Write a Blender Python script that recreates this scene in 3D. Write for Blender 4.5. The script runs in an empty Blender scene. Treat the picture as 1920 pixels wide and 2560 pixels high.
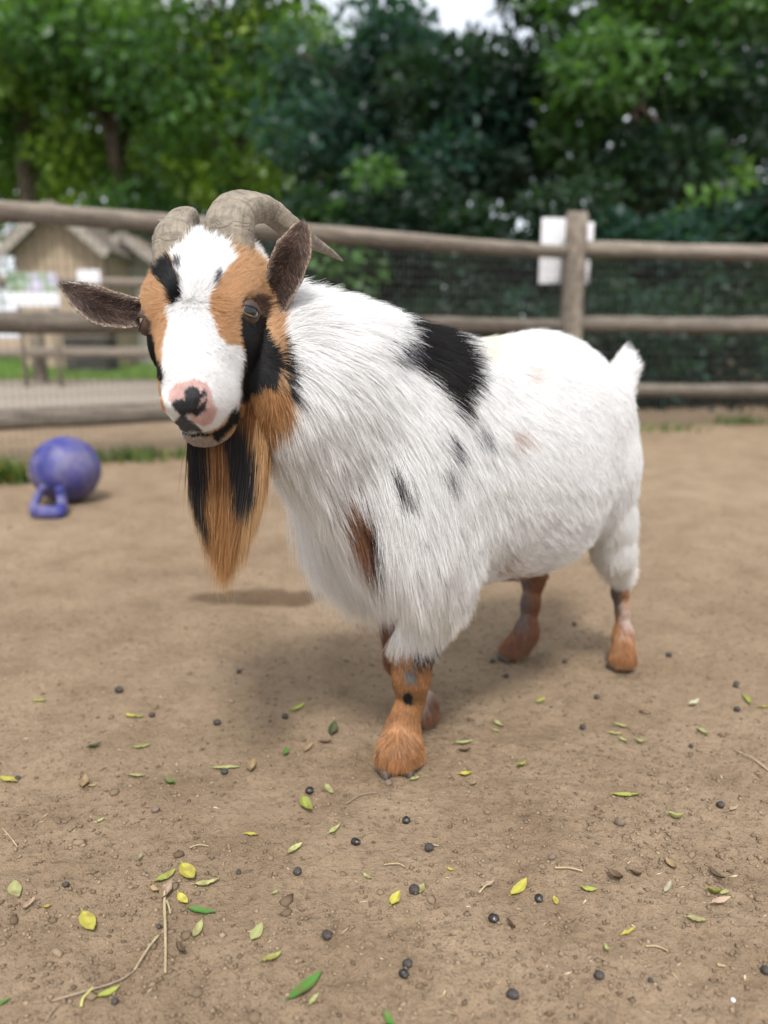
import bpy, bmesh, math, random
import numpy as np
from mathutils import Vector, Matrix
from mathutils.bvhtree import BVHTree
from mathutils.kdtree import KDTree

S = bpy.context.scene
COL = S.collection
RNG = np.random.default_rng(7)
random.seed(7)
R = math.radians

# ------------------------------------------------------------------ camera
CAM_Z, PITCH, FPX = 0.58, R(12.9), 1924.0
cd = bpy.data.cameras.new('camera')
cam = bpy.data.objects.new('camera', cd)
COL.objects.link(cam)
cam.location = (0, 0, CAM_Z)
cam.rotation_euler = (math.pi / 2 - PITCH, 0, 0)
cd.sensor_fit = 'VERTICAL'
cd.sensor_height = 34.6
cd.sensor_width = 34.6 * .75
cd.lens = 26.0
cd.clip_start, cd.clip_end = 0.02, 600
cd.dof.use_dof = True
cd.dof.focus_distance = 0.865
cd.dof.aperture_fstop = 2.5
cd.dof.aperture_blades = 0
S.camera = cam

# ------------------------------------------------------------------ sky, sun, exposure
SUN_EL, SUN_AZ = R(57), R(180)          # azimuth of the sun measured clockwise from +Y
w = bpy.data.worlds.new('World')
S.world = w
w.use_nodes = True
wn, wl = w.node_tree.nodes, w.node_tree.links
wn.clear()
sky = wn.new('ShaderNodeTexSky')
sky.sky_type = 'NISHITA'
sky.sun_disc = False
sky.sun_elevation = SUN_EL
sky.sun_rotation = SUN_AZ
sky.air_density, sky.dust_density, sky.ozone_density = 1.0, 4.5, 1.0
bg = wn.new('ShaderNodeBackground')
bg.inputs[1].default_value = 0.15
wo = wn.new('ShaderNodeOutputWorld')
# thin bright cloud over most of the sky
wc = wn.new('ShaderNodeTexCoord'); wt = wn.new('ShaderNodeTexNoise')
wt.inputs['Scale'].default_value = 2.2; wt.inputs['Detail'].default_value = 6; wt.inputs['Roughness'].default_value = .55
wl.new(wc.outputs['Generated'], wt.inputs['Vector'])
wr = wn.new('ShaderNodeMapRange'); wr.inputs[1].default_value = .34; wr.inputs[2].default_value = .60; wr.inputs[3].default_value = .35; wr.inputs[4].default_value = .92
wl.new(wt.outputs[0], wr.inputs[0])
wm = wn.new('ShaderNodeMix'); wm.data_type = 'RGBA'
wl.new(wr.outputs[0], wm.inputs[0]); wl.new(sky.outputs[0], wm.inputs[6]); wm.inputs[7].default_value = (6.0, 6.15, 6.4, 1)
wl.new(wm.outputs[2], bg.inputs[0])
wl.new(bg.outputs[0], wo.inputs[0])
sl = bpy.data.lights.new('sun', 'SUN')
sl.energy = 2.5
sl.angle = R(10)
sl.color = (1.0, .985, .965)
sun = bpy.data.objects.new('sun', sl)
COL.objects.link(sun)
sdir = Vector((math.sin(SUN_AZ) * math.cos(SUN_EL), math.cos(SUN_AZ) * math.cos(SUN_EL), math.sin(SUN_EL)))
sun.rotation_euler = sdir.to_track_quat('Z', 'Y').to_euler()
sun.location = (0, -3, 6)
S.view_settings.view_transform = 'Standard'
S.view_settings.look = 'None'
S.view_settings.exposure = 0.66
S.view_settings.gamma = 1.0
S.view_settings.use_curve_mapping = False
S.render.engine = 'CYCLES'
S.cycles.max_bounces = 10
S.cycles.diffuse_bounces = 4
S.cycles.transparent_max_bounces = 12
S.cycles.use_denoising = True

# ------------------------------------------------------------------ helpers
_cp, _sp = math.cos(PITCH), math.sin(PITCH)

def unproj(px, py, Y=None, z=None):
    """point on the photograph's ray (1920 x 2560 px) at world distance Y or height z"""
    a, b = (px - 960) / FPX, (1280 - py) / FPX
    d = np.array([a, _cp + b * _sp, -_sp + b * _cp])
    t = Y / d[1] if Y is not None else (z - CAM_Z) / d[2]
    return np.array([0, 0, CAM_Z]) + d * t

def proj(P):
    v = np.asarray(P) - np.array([0, 0, CAM_Z])
    d = v[..., 1] * _cp - v[..., 2] * _sp
    return np.stack([960 + FPX * v[..., 0] / d, 1280 - FPX * (v[..., 1] * _sp + v[..., 2] * _cp) / d], -1)

def tag(o, label=None, cat=None, group=None, kind=None):
    if label: o['label'] = label
    if cat: o['category'] = cat
    if group: o['group'] = group
    if kind: o['kind'] = kind
    return o

def empty(name, loc=(0, 0, 0), rz=0.0):
    o = bpy.data.objects.new(name, None)
    o.location = loc
    o.rotation_euler = (0, 0, rz)
    o.empty_display_size = .05
    COL.objects.link(o)
    return o

def link(name, me, parent=None):
    o = bpy.data.objects.new(name, me)
    COL.objects.link(o)
    if parent is not None: o.parent = parent
    return o

def mesh(name, V, Fc, mat=None, smooth=True):
    me = bpy.data.meshes.new(name)
    V = np.asarray(V, dtype=np.float32).reshape(-1, 3)
    if isinstance(Fc, np.ndarray):
        n, k = Fc.shape
        me.vertices.add(len(V)); me.vertices.foreach_set('co', V.ravel())
        me.loops.add(n * k); me.loops.foreach_set('vertex_index', Fc.astype(np.int32).ravel())
        me.polygons.add(n)
        me.polygons.foreach_set('loop_start', np.arange(0, n * k, k, dtype=np.int32))
        me.update(calc_edges=True)
    else:
        me.from_pydata(V.tolist(), [], Fc)
        me.update()
    if smooth and len(me.polygons):
        me.polygons.foreach_set('use_smooth', np.ones(len(me.polygons), bool))
    if mat: me.materials.append(mat)
    return me

def vcol(me, name, C):
    a = me.attributes.new(name, 'FLOAT_COLOR', 'POINT')
    C = np.asarray(C, dtype=np.float32)
    if C.shape[1] == 3: C = np.c_[C, np.ones(len(C), np.float32)]
    a.data.foreach_set('color', C.ravel().astype(np.float32))

class NT:
    """small helper round a material's node tree"""
    def __init__(s, name):
        s.m = bpy.data.materials.new(name); s.m.use_nodes = True
        s.n, s.l = s.m.node_tree.nodes, s.m.node_tree.links
        s.b = s.n['Principled BSDF']; s.o = s.n['Material Output']
    def add(s, t, **kw):
        x = s.n.new('ShaderNode' + t)
        for k, v in kw.items():
            if hasattr(x, k): setattr(x, k, v)
            else: x.inputs[k.replace('_', ' ')].default_value = v
        return x
    def link(s, a, b): s.l.new(a, b)
    def noise(s, scale, detail=4, rough=.55, vec=None, dist=0.0):
        x = s.n.new('ShaderNodeTexNoise')
        x.inputs['Scale'].default_value = scale; x.inputs['Detail'].default_value = detail
        x.inputs['Roughness'].default_value = rough; x.inputs['Distortion'].default_value = dist
        if vec is not None: s.l.new(vec, x.inputs['Vector'])
        return x.outputs[0]
    def ramp(s, fac, stops):
        x = s.n.new('ShaderNodeValToRGB'); e = x.color_ramp.elements
        while len(e) < len(stops): e.new(.5)
        for i, (p, c) in enumerate(stops):
            e[i].position = p; e[i].color = (*c, 1) if len(c) == 3 else c
        s.l.new(fac, x.inputs[0]); return x.outputs[0]
    def mix(s, fac, a, b, mode='MIX'):
        x = s.n.new('ShaderNodeMix'); x.data_type = 'RGBA'; x.blend_type = mode
        for v, i in ((fac, 0), (a, 6), (b, 7)):
            if isinstance(v, (int, float)): x.inputs[i].default_value = v
            elif isinstance(v, tuple): x.inputs[i].default_value = (*v, 1)
            else: s.l.new(v, x.inputs[i])
        return x.outputs[2]
    def bump(s, h, strength=.4, dist=.01, nrm=None):
        x = s.n.new('ShaderNodeBump')
        x.inputs['Strength'].default_value = strength; x.inputs['Distance'].default_value = dist
        s.l.new(h, x.inputs['Height'])
        if nrm is not None: s.l.new(nrm, x.inputs['Normal'])
        return x.outputs[0]
    def coord(s, which='Object'):
        return s.n.new('ShaderNodeTexCoord').outputs[which]
    def mapping(s, vec, scale=(1, 1, 1), rot=(0, 0, 0)):
        x = s.n.new('ShaderNodeMapping'); s.l.new(vec, x.inputs[0])
        x.inputs['Scale'].default_value = scale; x.inputs['Rotation'].default_value = rot
        return x.outputs[0]

def rotz(v, a):
    c, s_ = math.cos(a), math.sin(a)
    return np.array([v[0] * c - v[1] * s_, v[0] * s_ + v[1] * c, v[2]])

def vnoise(P, seed=0, octaves=3, base=1.0):
    """cheap smooth value noise of points P (n,3), about -1..1"""
    P = np.asarray(P, float) * base
    out = np.zeros(len(P)); amp, tot = 1.0, 0.0
    for o in range(octaves):
        q = P * (2.03 ** o) + 17.3 * (o + 1) + seed * 5.17
        i = np.floor(q).astype(np.int64); f = q - i; f = f * f * (3 - 2 * f)
        def h(dx, dy, dz):
            n = ((i[:, 0] + dx) * 73856093) ^ ((i[:, 1] + dy) * 19349663) ^ ((i[:, 2] + dz) * 83492791) ^ (seed * 2654435 + o * 97)
            n = (n ^ (n >> 13)) * 1274126177 & 0x7fffffff
            n = (n ^ (n >> 16)) & 0xffff
            return n / 32767.5 - 1
        x0 = h(0,0,0)*(1-f[:,0])+h(1,0,0)*f[:,0]; x1 = h(0,1,0)*(1-f[:,0])+h(1,1,0)*f[:,0]
        x2 = h(0,0,1)*(1-f[:,0])+h(1,0,1)*f[:,0]; x3 = h(0,1,1)*(1-f[:,0])+h(1,1,1)*f[:,0]
        y0 = x0*(1-f[:,1])+x1*f[:,1]; y1 = x2*(1-f[:,1])+x3*f[:,1]
        out += amp * (y0*(1-f[:,2])+y1*f[:,2]); tot += amp; amp *= .5
    return out / tot

def tube(path, radii, sides=8, cap=True, flat=None, up=None):
    """swept tube along path; flat = (a, b) factors per ring for an oval section"""
    path = np.asarray(path, float); n = len(path)
    T = np.gradient(path, axis=0); T /= np.linalg.norm(T, axis=1)[:, None] + 1e-12
    u = np.array(up if up is not None else (0, 0, 1.0))
    if abs(T[0] @ u) > .95: u = np.array((1.0, 0, 0))
    V = []; N = None
    for i in range(n):
        if N is None: N = u - T[i] * (u @ T[i])
        else: N = N - T[i] * (N @ T[i])
        N = N / np.linalg.norm(N); Bn = np.cross(T[i], N)
        for k in range(sides):
            a = 2 * math.pi * k / sides
            fa, fb = (1, 1) if flat is None else flat
            V.append(path[i] + radii[i] * (math.cos(a) * fa * N + math.sin(a) * fb * Bn))
    Fc = []
    for i in range(n - 1):
        for k in range(sides):
            a, b = i * sides + k, i * sides + (k + 1) % sides
            Fc.append((a, b, b + sides, a + sides))
    if cap:
        Fc.append(tuple(range(sides - 1, -1, -1)))
        Fc.append(tuple(range((n - 1) * sides, n * sides)))
    return np.array(V), Fc

def join(parts):
    V, Fc, o = [], [], 0
    for v, f in parts:
        V.append(np.asarray(v, float)); Fc += [tuple(i + o for i in q) for q in f]; o += len(v)
    return np.concatenate(V), Fc

def box(c, s, rz=0.0, bevel=0.0):
    x, y, z = (k / 2 for k in s)
    V = np.array([(a * x, b * y, d * z) for d in (-1, 1) for b in (-1, 1) for a in (-1, 1)])
    if rz: V = np.array([rotz(v, rz) for v in V])
    return V + np.array(c), [(0, 2, 3, 1), (4, 5, 7, 6), (0, 1, 5, 4), (2, 6, 7, 3), (0, 4, 6, 2), (1, 3, 7, 5)]

def bevel_me(me, w, seg=2):
    bm = bmesh.new(); bm.from_mesh(me)
    bmesh.ops.bevel(bm, geom=bm.edges[:], offset=w, segments=seg, affect='EDGES', profile=.5)
    bm.to_mesh(me); bm.free(); return me

def uv_sphere(r, seg=28, ring=18):
    V = [(0, 0, r)]; Fc = []
    for i in range(1, ring):
        a = math.pi * i / ring
        for j in range(seg):
            b = 2 * math.pi * j / seg
            V.append((r * math.sin(a) * math.cos(b), r * math.sin(a) * math.sin(b), r * math.cos(a)))
    V.append((0, 0, -r)); L = len(V) - 1
    for j in range(seg):
        k = (j + 1) % seg
        Fc.append((0, 1 + j, 1 + k)); Fc.append((L, L - seg + k, L - seg + j))
        for i in range(ring - 2):
            a = 1 + i * seg; Fc.append((a + j, a + seg + j, a + seg + k, a + k))
    return np.array(V), Fc

def spline(pts, n):
    pts = np.asarray(pts, float); k = len(pts); t = np.linspace(0, k - 1, n); out = []
    for x in t:
        i = min(int(x), k - 2); f = x - i
        p0, p1, p2, p3 = pts[max(i - 1, 0)], pts[i], pts[i + 1], pts[min(i + 2, k - 1)]
        out.append(.5 * ((2 * p1) + (-p0 + p2) * f + (2 * p0 - 5 * p1 + 4 * p2 - p3) * f * f + (-p0 + 3 * p1 - 3 * p2 + p3) * f ** 3))
    return np.array(out)

# ================================================================== ground
def gh(x, y):
    """height of the trodden dirt"""
    x = np.atleast_1d(np.asarray(x, float)); y = np.atleast_1d(np.asarray(y, float))
    P = np.stack([x, y, np.zeros_like(x)], 1)
    near = np.clip(1 - (np.hypot(x, y - 1.0) - 1.6) / 2.0, .0, 1)
    h = vnoise(P, 60, 2, 2.3) * .006 + near * (vnoise(P, 61, 2, 14) * .0040 + vnoise(P, 62, 3, 60) * .0042 * (.6 + .8 * np.clip(vnoise(P, 63, 2, 5) + .3, 0, 1)))
    return h - .003
def lines(lo, hi, d, far, grow=1.16):
    a = list(np.arange(lo, hi + d / 2, d)); s = d; b = hi; out = []
    while b < far: s *= grow; b += s; out.append(b)
    s = d; b = lo; pre = []
    while b > -far: s *= grow; b -= s; pre.append(b)
    return np.array(pre[::-1] + a + out)
gx, gy = lines(-.72, .85, .0048, 150), lines(.42, 2.1, .0048, 170)
GX, GY = np.meshgrid(gx, gy, indexing='xy')
gz_ = gh(GX.ravel(), GY.ravel())
nx, ny = len(gx), len(gy)
i, j = np.meshgrid(np.arange(ny - 1), np.arange(nx - 1), indexing='ij')
gq = np.stack([i * nx + j, i * nx + j + 1, (i + 1) * nx + j + 1, (i + 1) * nx + j], -1).reshape(-1, 4)
def dirt_mat():
    t = NT('dirt'); v = t.coord()
    big = t.noise(1.1, 4, .6, v); mid = t.noise(9, 5, .6, v); fine = t.noise(70, 5, .65, v); grit = t.noise(420, 3, .7, v)
    c = t.ramp(big, [(.30, (.222, .160, .102)), (.5, (.278, .203, .132)), (.72, (.328, .245, .164))])
    c = t.mix(.55, c, t.ramp(mid, [(.30, (.64, .60, .56)), (.55, (1, 1, 1)), (.75, (1.12, 1.12, 1.10))]), 'MULTIPLY')
    c = t.mix(.6, c, t.ramp(fine, [(.28, (.52, .48, .45)), (.46, (.95, .95, .95)), (.70, (1.12, 1.10, 1.08))]), 'MULTIPLY')
    c = t.mix(.55, c, t.ramp(grit, [(.30, (.55, .5, .47)), (.45, (1, 1, 1)), (.66, (1, 1, 1)), (.74, (1.5, 1.45, 1.4))]), 'MULTIPLY')
    # darker oval patch with a wavering edge, multiplied into the dirt colour
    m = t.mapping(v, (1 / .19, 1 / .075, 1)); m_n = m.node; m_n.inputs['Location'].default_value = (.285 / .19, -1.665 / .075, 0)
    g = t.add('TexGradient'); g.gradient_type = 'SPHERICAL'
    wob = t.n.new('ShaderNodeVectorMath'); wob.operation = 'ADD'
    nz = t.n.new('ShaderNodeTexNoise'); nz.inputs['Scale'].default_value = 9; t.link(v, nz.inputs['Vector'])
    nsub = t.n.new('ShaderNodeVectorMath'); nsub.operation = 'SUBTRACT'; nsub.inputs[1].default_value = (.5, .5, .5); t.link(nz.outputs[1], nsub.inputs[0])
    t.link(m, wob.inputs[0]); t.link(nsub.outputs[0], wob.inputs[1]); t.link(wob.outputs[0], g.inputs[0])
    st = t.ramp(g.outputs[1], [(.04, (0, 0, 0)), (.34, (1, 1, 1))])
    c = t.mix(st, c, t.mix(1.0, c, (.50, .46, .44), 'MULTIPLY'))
    t.link(c, t.b.inputs['Base Color'])
    t.b.inputs['Roughness'].default_value = .95; t.b.inputs['Specular IOR Level'].default_value = .12
    vo = t.add('TexVoronoi'); vo.inputs['Scale'].default_value = 150; t.link(v, vo.inputs['Vector'])
    b1 = t.bump(fine, .8, .010); b2 = t.bump(grit, .8, .0035, b1); b3 = t.bump(vo.outputs[0], .4, .003, b2)
    t.link(b3, t.b.inputs['Normal'])
    return t.m
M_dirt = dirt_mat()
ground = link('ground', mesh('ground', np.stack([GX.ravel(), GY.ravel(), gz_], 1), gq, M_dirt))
tag(ground, kind='structure')

def blades(n, area, hmin, hmax, wdt, name, cols, seed=0, lean=.35):
    """grass blades as slim bent triangles; area(n) -> x, y"""
    r = np.random.default_rng(seed)
    x, y = area(r, n); h = r.uniform(hmin, hmax, n); a = r.uniform(0, 6.283, n); l = r.uniform(.05, lean, n) * h * 2
    dx, dy = np.cos(a), np.sin(a); z = gh(x, y)
    V = np.empty((n, 5, 3)); wx, wy = -dy * wdt / 2, dx * wdt / 2
    V[:, 0] = np.stack([x + wx, y + wy, z - .003], 1); V[:, 1] = np.stack([x - wx, y - wy, z - .003], 1)
    V[:, 2] = np.stack([x - wx * .8 + dx * l * .35, y - wy * .8 + dy * l * .35, z + h * .6], 1)
    V[:, 3] = np.stack([x + wx * .8 + dx * l * .35, y + wy * .8 + dy * l * .35, z + h * .6], 1)
    V[:, 4] = np.stack([x + dx * l, y + dy * l, z + h * .95], 1)
    k = np.arange(n)[:, None] * 5
    F3 = np.concatenate([k + [0, 1, 2], k + [0, 2, 3], k + [3, 2, 4]])
    me = mesh(name, V.reshape(-1, 3), F3, M_leafy)
    c = np.array(cols)[r.integers(0, len(cols), n)] * r.uniform(.7, 1.3, (n, 1))
    vcol(me, 'tint', np.repeat(c, 5, 0))
    return link(name, me)

def leafy_mat(name, trans=.35, rough=.5):
    t = NT(name); a = t.add('Attribute'); a.attribute_name = 'tint'
    t.link(a.outputs[0], t.b.inputs['Base Color']); t.b.inputs['Roughness'].default_value = rough
    t.b.inputs['Specular IOR Level'].default_value = .3
    tr = t.add('BsdfTranslucent'); t.link(t.mix(1.0, a.outputs[0], (1.5, 1.6, .7), 'MULTIPLY'), tr.inputs[0])
    m = t.add('MixShader'); m.inputs[0].default_value = trans
    t.link(t.b.outputs[0], m.inputs[1]); t.link(tr.outputs[0], m.inputs[2]); t.link(m.outputs[0], t.o.inputs[0])
    return t.m
M_leafy = leafy_mat('green_leaf', .45, .4)

# sheets beyond the fence: lawn, path
def sheet(name, pts, z, mat):
    n = len(pts); V = [(x, y, z) for x, y in pts]
    return tag(link(name, mesh(name, V, [tuple(range(n))], mat, False)), kind='structure')
def plain_mat(name, c0, c1, scale=3.0, rough=.9):
    t = NT(name); n = t.noise(scale, 5, .6, t.coord())
    t.link(t.ramp(n, [(.3, c0), (.7, c1)]), t.b.inputs['Base Color']); t.b.inputs['Roughness'].default_value = rough
    t.link(t.bump(n, .4, .02), t.b.inputs['Normal'])
    return t.m
sheet('path', [(-9, 5.4), (-1.6, 6.1), (1.0, 7.2), (.2, 10.6), (-9, 9.8)], .008, plain_mat('gravel_path', (.20, .165, .125), (.29, .25, .20), 14))
sheet('lawn', [(-16, 10.1), (.3, 10.9), (1.5, 22), (-16, 22)], .010, plain_mat('lawn_soil', (.07, .12, .025), (.14, .22, .05), 5))
o = blades(26000, lambda r, n: (r.uniform(-11, .8, n), 10.6 + 10 * r.random(n) ** 1.4), .05, .11, .012, 'lawn_grass', [(.13, .24, .04), (.20, .30, .06), (.09, .18, .03)], 3)
tag(o, kind='stuff')

# ================================================================== trees and shrubs behind the pen
M_bark = plain_mat('bark', (.05, .038, .028), (.13, .10, .075), 9)
def crown_mesh(name, c, rad, n, size, cols, seed, clumps=26, hang=.2):
    r = np.random.default_rng(seed)
    c, rad = np.array(c), np.array(rad)
    u = r.normal(0, 1, (clumps, 3)); u /= np.linalg.norm(u, axis=1)[:, None]
    cc = c + u * rad * (r.random((clumps, 1)) ** .45) * .86
    cr = rad.mean() * r.uniform(.22, .42, clumps)
    k = r.choice(clumps, n, p=cr ** 2 / (cr ** 2).sum())
    d = r.normal(0, 1, (n, 3)); d /= np.linalg.norm(d, axis=1)[:, None]
    P = cc[k] + d * (cr[k] * r.random(n) ** .4)[:, None] * np.array([1.1, 1.1, .75])
    # leaf: a kite of two triangles, drooping outwards
    ax = d * .6 + r.normal(0, .6, (n, 3)); ax[:, 2] -= hang; ax /= np.linalg.norm(ax, axis=1)[:, None]
    sd = np.cross(ax, r.normal(0, 1, (n, 3))); sd /= np.linalg.norm(sd, axis=1)[:, None]
    L = size * r.uniform(.6, 1.25, n)[:, None]; W_ = L * r.uniform(.22, .36, (n, 1))
    nn = np.cross(ax, sd)
    V = np.empty((n, 4, 3))
    V[:, 0] = P; V[:, 1] = P + ax * L * .5 + sd * W_ + nn * L * .08; V[:, 2] = P + ax * L; V[:, 3] = P + ax * L * .5 - sd * W_ + nn * L * .08
    kk = np.arange(n)[:, None] * 4
    me = mesh(name, V.reshape(-1, 3), np.concatenate([kk + [0, 1, 2], kk + [0, 2, 3]]), M_leafy, False)
    col = np.array(cols)[r.integers(0, len(cols), clumps)][k] * r.uniform(.65, 1.4, (n, 1))
    vcol(me, 'tint', np.repeat(col, 4, 0))
    return me, cc
def tree(name, label, x, y, trunk_h, trunk_r, c, rad, n, size, cols, seed, lean=(0, 0), group=None, clumps=26):
    t = empty(name, (x, y, 0)); tag(t, label, 'tree' if 'tree' in name else 'shrub', group)
    me, cc = crown_mesh('crown', np.array(c) - [x, y, 0], rad, n, size, cols, seed, clumps)
    link('crown', me, t)
    r = np.random.default_rng(seed + 100)
    k = 7; top = np.array([lean[0], lean[1], trunk_h])
    path = np.array([top * (q / (k - 1)) + [r.normal(0, trunk_r * .35), r.normal(0, trunk_r * .35), 0] for q in range(k)]); path[0] = (0, 0, -.05)
    parts = [tube(path, trunk_r * np.linspace(1.15, .45, k), 9)]
    for q in r.choice(len(cc), min(9, len(cc)), replace=False):
        s0 = path[r.integers(2, k)]; e0 = cc[q]; m0 = (s0 + e0) / 2 + [0, 0, .12 * np.linalg.norm(e0 - s0)]
        parts.append(tube([s0, m0, e0], [trunk_r * .38, trunk_r * .22, trunk_r * .06], 6, False))
    v, f = join(parts)
    link('trunk', mesh('trunk', v, f, M_bark), t)
    return t
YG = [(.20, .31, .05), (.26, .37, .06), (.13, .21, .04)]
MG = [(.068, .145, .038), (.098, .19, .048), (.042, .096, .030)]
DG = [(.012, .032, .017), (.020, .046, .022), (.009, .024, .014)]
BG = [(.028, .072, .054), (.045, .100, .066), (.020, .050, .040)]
TREES = [
 # name, label, px, Y, trunk height, trunk radius, crown centre z, crown radii, leaves, leaf, colours
 ('leafy_tree', 'sunlit yellow-green tree at the far left edge behind the sheds', -20, 20, 4.5, .2, 6.4, (3.4, 2.4, 4.9), 11000, .26, YG),
 ('leafy_tree', 'green tree with a dark slender trunk showing, above the tan shed', 120, 18, 6, .16, 6.6, (2.0, 1.8, 3.8), 7500, .23, MG + YG),
 ('leafy_tree', 'mid-green tree with drooping layered leaves, above the horn tips', 330, 17.5, 5.5, .18, 5.6, (2.5, 1.8, 4.3), 10500, .24, MG + YG[2:]),
 ('leafy_tree', 'light green tree with loose bright leaves left of the sky gap', 640, 16, 4.8, .16, 5.3, (2.3, 1.7, 3.6), 9500, .21, MG + YG),
 ('leafy_tree', 'blue-green tree in shade below the bright gap of sky', 930, 14, 4.2, .17, 3.9, (2.1, 1.6, 2.35), 9500, .19, BG),
 ('leafy_tree', 'dense dark green tree directly behind the goat\'s back', 1190, 12.5, 4.0, .15, 3.6, (1.8, 1.5, 2.3), 9500, .18, DG + BG[:1]),
 ('leafy_tree', 'brighter green tree with a pale upright trunk behind the signs on the post', 1540, 11.5, 4.4, .13, 3.9, (1.6, 1.3, 2.7), 9500, .18, MG + DG + MG),
 ('leafy_tree', 'dark tree filling the upper right corner above the fence', 1900, 13, 4.8, .17, 4.9, (2.0, 1.6, 3.4), 9500, .19, DG),
 # trees past the right and left edges of the picture
 ('leafy_tree', 'dark green tree beyond the right end of the fence, outside the picture', 2480, 14, 4.8, .17, 4.6, (2.4, 1.8, 3.2), 6000, .22, DG + MG[:1]),
 ('leafy_tree', 'mid-green tree well beyond the right end of the fence, outside the picture', 3250, 15, 4.8, .17, 4.8, (2.8, 2.0, 3.4), 6000, .24, MG),
 ('leafy_tree', 'large shaded tree at the far right, outside the picture', 4300, 16, 4.8, .17, 5.0, (3.2, 2.2, 3.6), 6000, .26, MG + DG),
 ('leafy_tree', 'green tree left of the sunlit tree, outside the picture', -900, 19, 4.8, .17, 5.4, (3.4, 2.4, 4.4), 6500, .28, MG + YG),
]
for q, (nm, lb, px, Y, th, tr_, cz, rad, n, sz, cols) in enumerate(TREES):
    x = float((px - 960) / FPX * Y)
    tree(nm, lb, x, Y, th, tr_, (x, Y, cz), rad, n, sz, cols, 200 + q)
SHR = [
 (560, 8.8, 1.0, .75, DG, 'low dark shrub behind the fence between the sheds and the hedge'),
 (760, 8.4, 1.15, .95, DG + MG[:1], 'dark leafy shrub behind the fence just right of the horns'),
 (960, 8.2, 1.25, 1.0, DG + MG[:1], 'broad shrub with pale leaf tips behind the fence over the goat\'s shoulders'),
 (1180, 8.0, 1.15, .95, DG, 'deep green shrub behind the fence left of the white signs'),
 (1390, 7.6, 1.1, .85, DG, 'blackish shrub directly behind the fence post with signs'),
 (1590, 7.4, .9, .75, BG, 'blue-green conifer-like bush low behind the right fence rails'),
 (1760, 7.3, 1.1, .85, BG + DG, 'bushy blue-green shrub behind the rails near the right edge'),
 (1920, 7.4, 1.35, 1.0, MG + DG, 'mid-green tall shrub at the right edge behind the fence'),
]
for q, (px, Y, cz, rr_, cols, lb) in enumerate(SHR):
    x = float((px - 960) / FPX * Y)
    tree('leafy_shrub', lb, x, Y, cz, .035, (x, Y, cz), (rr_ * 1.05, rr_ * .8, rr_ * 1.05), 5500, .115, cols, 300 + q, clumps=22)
FAR = [(-11, 27, 6.6, 5.0, MG), (-5.5, 29, 7.0, 5.0, MG), (.6, 30, 5.3, 4.4, BG), (8.5, 27, 6.2, 4.8, DG), (15, 28, 7.4, 5.2, DG), (-17, 26, 6, 4.4, YG + MG)]
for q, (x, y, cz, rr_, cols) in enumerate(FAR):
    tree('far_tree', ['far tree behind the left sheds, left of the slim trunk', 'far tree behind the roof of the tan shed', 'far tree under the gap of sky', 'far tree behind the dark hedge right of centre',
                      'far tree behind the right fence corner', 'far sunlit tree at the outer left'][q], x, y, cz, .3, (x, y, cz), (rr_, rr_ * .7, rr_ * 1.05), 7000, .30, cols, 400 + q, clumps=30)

hd = empty('hedge', (2.2, 6.7, 0)); tag(hd, 'dark low hedge close behind the right part of the fence', 'hedge')
hm, _ = crown_mesh('foliage', (-.2, .1, .42), (2.6, .55, .55), 16000, .085, DG + BG[:1], 500, 60)
link('foliage', hm, hd)
for k in range(7):
    v, f = tube([(k * .55 - 1.9, .1, -.05), (k * .55 - 1.85, .1, .5)], [.03, .018], 7); link('stem', mesh('stem', v, f, M_bark), hd)
# ================================================================== the pen's rail fence
def wood_mat(name, c0, c1, c2, scale=1.0):
    t = NT(name); v = t.coord('Generated') if False else t.coord()
    at = t.add('Attribute'); at.attribute_name = 'run'
    va = t.n.new('ShaderNodeVectorMath'); va.operation = 'MULTIPLY_ADD'; t.link(v, va.inputs[0]); va.inputs[1].default_value = (.25, .25, .25); t.link(at.outputs[1], va.inputs[2])
    a_run = va.outputs[0]
    n = t.noise(2.0, 6, .68, t.mapping(a_run, (2.2, 26, 26)), .4); n2 = t.noise(55 * scale, 3, .6, v)
    c = t.ramp(n, [(.3, c0), (.5, c1), (.72, c2)])
    c = t.mix(.4, c, t.ramp(n2, [(.35, (.5, .5, .5)), (.6, (1, 1, 1))]), 'MULTIPLY')
    t.link(c, t.b.inputs['Base Color']); t.b.inputs['Roughness'].default_value = .85
    t.link(t.bump(n2, .6, .006), t.b.inputs['Normal'])
    return t.m
M_rail = wood_mat('weathered_rail', (.075, .060, .048), (.195, .162, .127), (.34, .29, .235))
M_board = wood_mat('board', (.13, .105, .08), (.22, .18, .14), (.30, .25, .195))
M_wire = NT('galvanised_wire'); M_wire.b.inputs['Base Color'].default_value = (.10, .10, .095, 1); M_wire.b.inputs['Metallic'].default_value = .5; M_wire.b.inputs['Roughness'].default_value = .6
RUN = {}
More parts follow.
